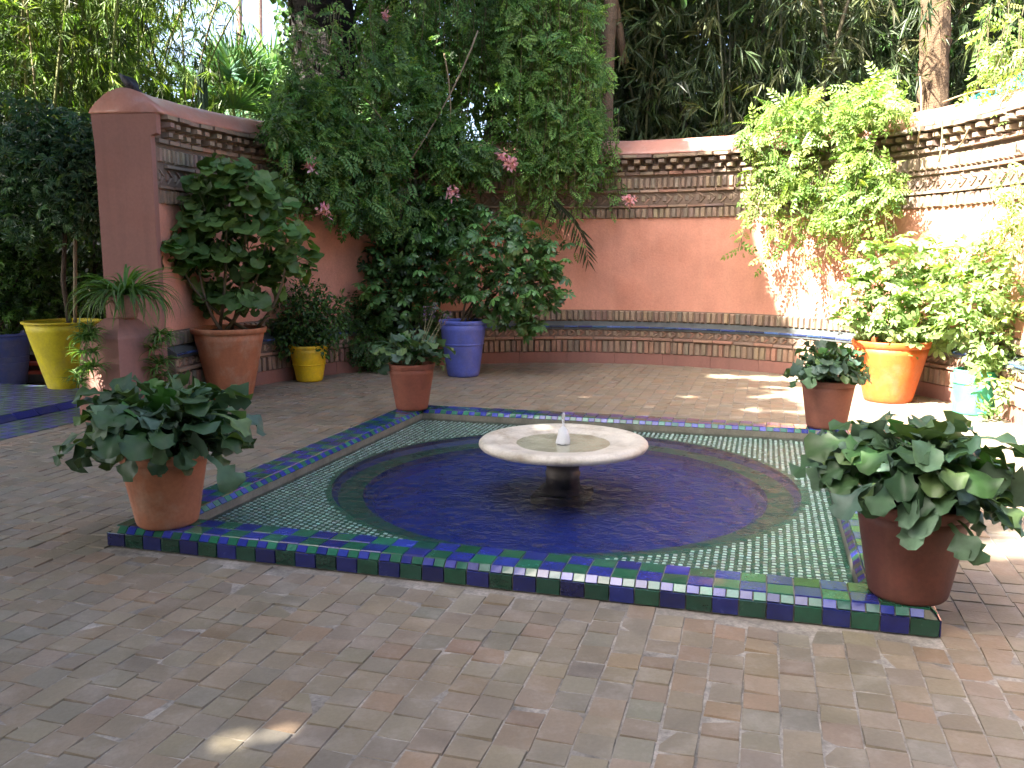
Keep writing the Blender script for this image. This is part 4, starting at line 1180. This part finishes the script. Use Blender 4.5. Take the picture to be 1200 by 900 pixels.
p = P(291, 300, 17); fan_palm('sunlit fan palm with upright blue-green fans in the gap behind the wall', (p[0], 17, 0), 18, 1.7, .9, [(.10, .2, .09), (.14, .24, .10), (.09, .18, .12)])
p = P(322, 300, 18); fan_palm('paler fan palm close to the dark palm trunk behind the wall', (p[0], 18, 0), 14, 1.6, .9, [(.10, .2, .12), (.14, .24, .14)])
# columnar cactus
t = thing('cactus', 'ribbed grey-green columnar cactus rising behind the left end of the wall', 'cactus', (P(247, 300, 13.5)[0], 13.5, 0))
b = Bag(); n = 40; V = []; F = []
S_ = .5; hs = np.array([0, .6, 1.3, 2.2, 3.2, P(247, 80, 13.5)[2] - .1, P(247, 73, 13.5)[2]]); rs = np.array([.13, .15, .15, .15, .145, .13, .03]) * S_
for z, r in zip(hs, rs):
    for k in range(n): V.append((r * (1 + .14 * (1 if k % 4 < 2 else -1)) * math.cos(2 * math.pi * k / n), r * (1 + .14 * (1 if k % 4 < 2 else -1)) * math.sin(2 * math.pi * k / n), z))
for i in range(len(hs) - 1):
    for k in range(n): F.append((i * n + k, i * n + (k + 1) % n, (i + 1) * n + (k + 1) % n, (i + 1) * n + k))
F.append(tuple(range((len(hs) - 1) * n, len(hs) * n))); b.add(V, F, (.05, .085, .06)); b.build('column', M_stem, t)
# broad-leaved plants in the gap
def broad(label, base, h, n, cols, L=1.1):
    t = thing('broad_leaf_plant', label, 'plant', base)
    for k in range(n):
        a = k * 2.4; tp = kale(k + 50, rng.uniform(.9, 1.45), rng.uniform(.6, 1.5), 1.0, .17); b = Bag(); R = np.array([[math.cos(a), -math.sin(a), 0], [math.sin(a), math.cos(a), 0], [0, 0, 1]])
        b.add(tp[0] @ R.T * L * rng.uniform(.8, 1.2) + np.array([0, 0, h * rng.uniform(.45, 1)]), tp[1], jit(cols[k % len(cols)], .15)); b.build('leaf', M_leaf, t, True)
    b = Bag(); V, F = tube([(0, 0, -.05), (0, 0, h)], [.09, .05], 8); b.add(V, F, (.10, .12, .05)); b.build('trunk', M_stem, t)
for px, Y, h in ((222, 13.6, 3.5), (262, 14.5, 3.5), (300, 13.4, 3.0), (205, 14.6, 4.2)):
    q = P(px, 300, Y); broad({222: 'fresh green broad-leaved plant just behind the coping of the left wall end', 262: 'broad-leaved plant beside the columnar cactus', 300: 'low broad-leaved plant under the fan palms', 205: 'tall broad-leaved plant in front of the feathery bamboo'}[px], (q[0], Y, 0), h, 26, LT + MID, .68)

# ------------------------------------------------------------------ bamboo
def bamboo(label, cx, Y, w, ncul, nleaf, cols, h=7.5, lean=.5, lsize=.26, culm_col=(.07, .08, .035), zmin=1.2, r=.028, group=None, droop=.8):
    t = thing('bamboo_clump', label, 'bamboo', (cx, Y, 0), group); tips = []
    for k in range(ncul):
        x0, y0 = rng.uniform(-w, w), rng.uniform(-.5, .5)
        hh = h * rng.uniform(.8, 1.1); e = np.array([x0 + rng.normal(0, lean), y0 + rng.normal(0, lean * .6), hh]); n = 26
        pth = curve((x0, y0, -.05), e, (rng.normal(0, .1), 0, 0), n); pth[:, 0] += (np.linspace(0, 1, n) ** 3) * rng.normal(0, .8); rr = r * rng.uniform(.7, 1.3) * (1 - .6 * np.linspace(0, 1, n)); rr = rr * np.where(np.arange(n) % 3 == 0, 1.16, 1)
        b = Bag(); V, F = tube(pth, rr, 7); b.add(V, F, jit(culm_col, .25)); b.build('culm', M_stem, t, True); tips.append(pth)
    # leaf sprays: clusters of hanging lances along the culms
    b = Bag(); per = 12; ns = nleaf // per
    ci = rng.integers(0, len(tips), ns); u = rng.uniform(zmin / h, 1, ns)
    c = np.array([tips[i][int(v * 25)] for i, v in zip(ci, u)]) + rng.normal(0, 1, (ns, 3)) * np.array([.45, .4, .25])
    ax = rng.normal(0, .6, (ns, 3)); ax[:, 2] -= droop * .4
    c2 = np.repeat(c, per, 0) + np.repeat(ax, per, 0) * rng.random((ns * per, 1)) * .35
    d = np.repeat(ax, per, 0) + rng.normal(0, .6, (ns * per, 3)); d[:, 2] -= droop
    up = rng.normal(0, .6, (ns * per, 3)) + np.array([0, -.5, .5])
    clear = ~((np.hypot(c2[:, 0] + cx - WC[0], c2[:, 1] + Y - WC[1]) < RO + .25) & (c2[:, 2] < 3.4))
    colr = np.repeat(pick(cols, ns, .2), per, 0) * (1 + rng.normal(0, .12, (ns * per, 1)))
    b.inst(LANCE, frames(d, up)[clear], c2[clear], (lsize * rng.uniform(.6, 1.3, ns * per))[clear], np.clip(colr, .003, 1)[clear]); b.build('foliage', M_leaf, t, stuff=True)
    return t
DB = [(.04, .066, .024), (.055, .085, .028), (.028, .048, .018), (.08, .095, .036)]
for i, (px, Y, nc, lab) in enumerate(((745, 14.2, 16, 'dark bamboo thicket behind the wall beside the pale-barked tree'), (820, 13.6, 16, 'dense dark bamboo behind the bare stretch of coping'), (890, 14.4, 16, 'shadowy bamboo behind the wall where the bright vine begins'),
                                      (965, 13.4, 14, 'bamboo with stout green culms standing above the bright vine'), (1040, 14.0, 16, 'dark bamboo beside the shaggy brown palm trunk'), (1150, 13.8, 16, 'bamboo behind the shaggy palm trunk and teal netting'), (680, 15.0, 14, 'bamboo seen through the hanging vine curtain'))):
    bamboo(lab, P(px, 300, Y)[0], Y, .75, nc * 2 // 3, 9500, DB, r=.03 if i != 3 else .04, group=None)
LBC = [(.12, .20, .04), (.16, .24, .05), (.08, .15, .035), (.20, .27, .06)]
for i, (px, Y, lab) in enumerate(((165, 15.5, 'bright yellow-green feathery bamboo at the edge of the sky gap'), (150, 14.0, 'feathery bamboo rising directly behind the wall end'), (85, 13.5, 'green bamboo above the tree with hand-shaped leaves'), (20, 13.0, 'shaded bamboo above the dusty blue pot'), (-60, 13.0, 'leafy bamboo at the far end of the path'))):
    bamboo(lab, P(px, 300, Y)[0], Y, .4 if i == 0 else .8, 12, 15000, LBC if i == 0 else [LBC[0], LBC[2], DB[1], LBC[1]], h=7.5 if i else 6.8, lean=.15 if i == 0 else .5, lsize=.2, culm_col=(.2, .2, .08), zmin=1.0)

# ------------------------------------------------------------------ trees
def crown_tree(name, label, base, h, blobs, tpl, size, cols, dens, trunk_r, mat=None, trunk_col=(.10, .075, .055), keep=None, cat='tree', group=None, shell=.35):
    t = thing(name, label, cat, base, group)
    b = Bag(); V, F = tube(curve((0, 0, -.1), (0, 0, h), (rng.normal(0, .15), rng.normal(0, .15), 0), 10), np.linspace(trunk_r, trunk_r * .45, 10), 12); V += rng.normal(0, trunk_r * .04, V.shape); b.add(V, F, trunk_col); b.build('trunk', M_bark, t, True)
    for c, r in blobs[::max(1, len(blobs) // 9)]:
        b = Bag(); V, F = tube(curve((0, 0, h * rng.uniform(.55, .95)), c, (0, 0, .3), 6), np.linspace(trunk_r * .4, trunk_r * .08, 6), 7); b.add(V, F, trunk_col); b.build('limb', M_bark, t, True)
    b = Bag(); scatter_blobs(b, tpl, blobs, size, cols, dens, shell=shell)
    if keep is not None:
        b2 = Bag(); k = len(tpl[0]); nf = len(tpl[1]); fl = np.array([len(f) for f in tpl[1]])
        V = np.concatenate(b.V).reshape(-1, k, 3); C = np.concatenate(b.C).reshape(-1, k, 3)
        ok = keep(V.mean(1) + np.array(base)); V = V[ok]; C = C[ok]; m = len(V)
        flat = np.array([i for f in tpl[1] for i in f]); b2.V = [V.reshape(-1, 3)]; b2.C = [C.reshape(-1, 3)]
        b2.L = [(flat[None] + (np.arange(m) * k)[:, None]).ravel()]; b2.K = [np.tile(fl, m)]; b2.n = m * k; b = b2
    b.build('crown', mat or M_leaf, t, stuff=True)
    return t
# pale-barked tree behind the wall
q = P(727, 300, 13.2)
crown_tree('tree', 'tree with pale mottled bark standing behind the wall among bamboo', (q[0], 13.2, 0), 6.8, [((rng.normal(0, .9), rng.normal(0, .6), 6.6 + rng.normal(0, .4)), .8) for _ in range(5)], OVATE, .16, MID, 260, .17, trunk_col=(.13, .09, .06))
# far dark trees that close the view beyond
BT = [(-60, 19, 'far tree with a dark crown behind the shaded bamboo'), (90, 18.5, 'far green tree behind the feathery bamboo'), (450, 18, 'far tree behind the dark palm trunk'), (580, 19, 'far tree behind the hanging vine curtain'), (720, 18, 'far tree behind the pale-barked tree'), (850, 18, 'far tree behind the dense dark bamboo'), (980, 19, 'far tree behind the stout bamboo culms'), (1110, 18, 'far tree behind the shaggy brown palm'), (1260, 18, 'far tree beyond the teal netting')]
for px, Y, lab in BT:
    q = P(px, 300, Y)
    bl = [((rng.uniform(-1.5, 1.5), rng.uniform(-.6, .9), rng.uniform(1.2, 8.2)), rng.uniform(.9, 1.4)) for _ in range(20 if px not in (450, 580) else 12)]
    crown_tree('tree', lab, (q[0], Y, 0), 6.5, bl, LEAF2, .25, (LT + MID) if px < 200 else DK + [MID[2]], 170, .2, shell=.2)
q = P(190, 300, 22); crown_tree('tree', 'low sunlit tree far behind the cactus', (q[0], 22, 0), 2.6, [((rng.uniform(-2, 2.4), rng.uniform(-1, 1), rng.uniform(1.2, 4.0)), .9) for _ in range(14)], OVATE, .22, LT + MID, 160, .15)
q = P(290, 300, 26); crown_tree('tree', 'low green tree at the foot of the sky gap', (q[0], 26, 0), 2.2, [((rng.uniform(-2.2, 2.2), rng.uniform(-1, 1), rng.uniform(.6, 3.6)), .9) for _ in range(14)], OVATE, .26, LT + MID, 150, .15)

# teal netting on posts above the wall's right part
t = thing('netting', 'strip of teal garden netting on thin posts behind the right wall', 'netting', P(1165, 150, 11.2)); L0 = np.array(t.location)
b = Bag(); aa = P(1132, 128, 11.2) - L0; bb = P(1205, 92, 11.0) - L0; V = []; F = []; n = 16
for i in range(n + 1):
    u = i / n; q = aa * (1 - u) + bb * u
    for k in range(5):
        V.append(q + np.array([0, .05 * math.sin(i * 1.9 + k), .12 - k * .10]))
for i in range(n):
    for k in range(4): F.append((i * 5 + k, (i + 1) * 5 + k, (i + 1) * 5 + k + 1, i * 5 + k + 1))
b.add(V, F, (.03, .30, .30)); nt_ = b.build('net', M_net, t); so = nt_.modifiers.new('thick', 'SOLIDIFY'); so.thickness = .006
for u in (.0, .5, 1.0):
    q = aa * (1 - u) + bb * u; b = Bag(); V, F = tube([q + np.array([0, .03, -L0[2] - q[2] - .05]), q + np.array([0, .03, .2])], .02, 6); b.add(V, F, (.22, .17, .12)); b.build('post', M_stem, t)
t = thing('fence_post', 'blue-green painted metal post behind the coping beside the vine curtain', 'post', (P(703, 300, 12.9)[0], 12.9, 0)); L0 = np.array(t.location)
for dx in (-.05, .06):
    b = Bag(); V, F = tube([(dx, 0, -.05), (dx, 0, P(700, 140, 12.9)[2])], .03, 8); b.add(V, F, (.05, .14, .16)); b.build('rail', M_paint, t)
b = Bag(); V, F = boxv((0, 0, 2.2), (.12, .02, .05)); b.add(V, F, (.05, .14, .16)); b.build('crosspiece', M_paint, t)

# bird on the wall end
zb = 3.07
bp = P(155, 110, 8.95); t = thing('bird', 'dark pigeon bending forward on top of the wall end', 'bird', (bp[0], bp[1], zb - .005))
b = Bag()
spine = np.array([(-.125, 0, .245), (-.10, 0, .22), (-.075, 0, .195), (-.04, 0, .165), (-.005, 0, .135), (.025, 0, .11), (.047, 0, .09), (.063, 0, .074), (.078, 0, .062), (.092, 0, .050), (.104, 0, .040), (.118, 0, .028)])
rr = np.array([(.034, .006), (.036, .012), (.042, .03), (.054, .05), (.058, .056), (.05, .05), (.034, .036), (.024, .026), (.024, .026), (.02, .022), (.007, .008), (.002, .002)])
V, F = tube(spine, rr, 14); cc = np.tile((.022, .024, .032), (len(V), 1)); cc[-28:] = (.09, .085, .08); b.add(V, F, cc); bo = b.build('body', M_feather, t, True)
for s in (-1, 1):
    b = Bag(); V, F = tube([(.0, .022 * s, .10), (.005, .024 * s, .035), (.0, .024 * s, .004), (.025, .026 * s, .002)], [.008, .005, .004, .003], 6); b.add(V, F, (.25, .13, .11)); b.build('leg', M_stem, t)
    b = Bag(); V, F = tube([(.04, .048 * s, .115), (-.005, .060 * s, .145), (-.055, .05 * s, .185), (-.105, .03 * s, .225)], [(.012, .02), (.014, .04), (.012, .035), (.004, .01)], 8); b.add(V, F, (.03, .033, .045)); b.build('wing', M_feather, t, True)
    b = Bag(); V, F = lathe([(0, -.004), (.004, 0), (0, .004)], 8); b.add(V + np.array([.084, .022 * s, .062]), F, (.01, .01, .01)); b.build('eye', M_metal, t)
t.rotation_euler = (0, 0, rad(-12))

# ------------------------------------------------------------------ tall trees outside the picture whose crowns shade the court
TE = math.tan(SUN_EL)
EDGE_Y = [-8, -3, .3, 3.7, 5.9, 7.3, 9, 10.4, 11.6, 14, 18]; EDGE_X = [-5.5, -3.9, -2.75, -2.4, -2.3, -1.8, -1.1, -.6, 1.6, 3.2, 4.0]
HOLES = []
def hole(px, py, r, z=0.0, p=None):
    q = G(px, py, z) if p is None else p
    s = (7 - q[2]) / TE; HOLES.append((q[0] + SUN_AZ[0] * s, q[1] + SUN_AZ[1] * s, r))
for px, py, r in ((300, 862, .15), (280, 872, .09), (322, 884, .10), (850, 441, .30), (890, 443, .28), (925, 444, .3), (625, 487, .12), (870, 455, .14), (700, 466, .1), (725, 480, .09), (835, 491, .12), (960, 470, .3), (900, 458, .12), (15, 452, .25), (60, 455, .22), (105, 475, .2), (95, 480, .14), (1130, 640, .1), (40, 617, .05), (930, 560, .10), (955, 545, .08)):
    hole(px, py, r)
hole(640, 505, .13, .25); hole(700, 520, .10, .25); hole(600, 545, .05, .25)
for px, py in ((120, 420), (135, 440), (128, 405), (145, 455), (105, 430)): hole(0, 0, .055, p=P(px, py, PD[1] - .3))
hole(0, 0, .22, p=P(98, 430, PD[1] - .3))
for px, py, r in ((730, 175, .08), (800, 172, .07), (830, 178, .08), (770, 180, .06), (690, 110, .1), (930, 310, .14), (960, 270, .14), (950, 370, .18), (985, 300, .2), (640, 190, .15), (560, 120, .2), (470, 250, .12), (510, 190, .1)):
    hole(0, 0, r, p=P(px, py, wallY(px) - .1))
for aa_ in np.arange(146, 167, 3.5): hole(0, 0, .17, p=wp(rad(aa_), 4.5, 3.1))
for _ in range(46):                      # dappled light on the far paving, thicker towards the sunny side
    u = rng.random() ** .6; hole(610 + 400 * u, 440 + 52 * rng.random() ** 1.6, rng.uniform(.05, .10 + .14 * u))
for _ in range(16):
    x_ = rng.uniform(430, 700); hole(0, 0, rng.uniform(.06, .17), p=P(x_, rng.uniform(10, 230), wallY(x_) - .5))
HOLES = np.array(HOLES)
def shade_keep(p):
    s = (7 - p[:, 2]) / TE; x = p[:, 0] + SUN_AZ[0] * s; y = p[:, 1] + SUN_AZ[1] * s
    xb = np.interp(y, EDGE_Y, EDGE_X)
    e = (vnoise(x + 40, y + 40, .5, 5) - .5) * .7 + (vnoise(x + 40, y + 40, .17, 6) - .5) * .35
    ok = x < xb + e
    ok &= ~((x < -4.6 + e) & (y > 10.8 + e))                 # the sun reaches the bamboo at the left through here
    for hx, hy, hr in HOLES:
        rr = hr * (.75 + .6 * vnoise(x * 3 + 50, y * 3 + 50, .3, 8))
        ok &= ((x - hx) ** 2 + (y - hy) ** 2) > rr ** 2
    return ok
SH = [((-9.5, -4.5), 'tall leafy tree behind the viewpoint shading the near paving'), ((-10.5, 4.0), 'tall leafy tree left of the tiled path shading the pool')]
for (bx, by), lab in SH:
    bl = []
    ys = np.arange(-7, 4.2, 1.45) if by < 0 else np.arange(4.2, 15.8, 1.45)
    for y in ys:
        for x in np.arange(-13.5, 4.6 if y > 10.5 else 1.2, 1.45):
            bl.append(((x - bx + rng.normal(0, .3), y - by + rng.normal(0, .3), rng.uniform(7.0, 8.8)), np.array([1.3, 1.3, .7])))
    crown_tree('shade_tree', lab, (bx, by, 0), 7.2, bl, LEAF2, .35, MID + DK[:1], 300, .32, keep=shade_keep, shell=.0)
# the garden goes on behind the viewpoint: dense trees there close off the low sky
for bx, by, lab in ((-7, -7, 'dense garden tree behind the viewpoint beside the tall shade tree'), (-2.5, -6.5, 'dense garden tree straight behind the viewpoint'), (2.5, -6.5, 'dense garden tree behind the viewpoint towards the sunny side'), (7.5, -6, 'dense garden tree at the sunny corner behind the viewpoint'),
                    (4.0, -3.8, 'dense garden tree close behind the viewpoint, sunny side'), (8.5, -1.0, 'dense garden tree beyond the sunny side of the paving'),
                    (-12.5, -1.5, 'dense garden tree beyond the tiled path'), (-12.5, 9.5, 'dense garden tree at the end of the tiled path')):
    bl = [((rng.uniform(-2.4, 2.4), rng.uniform(-1, 1), rng.uniform(.8, 8.0)), rng.uniform(1.0, 1.6)) for _ in range(24)]
    crown_tree('tree', lab, (bx, by, 0), 5.5, bl, LEAF2, .36, DK + MID[:1], 130, .22, shell=.2)
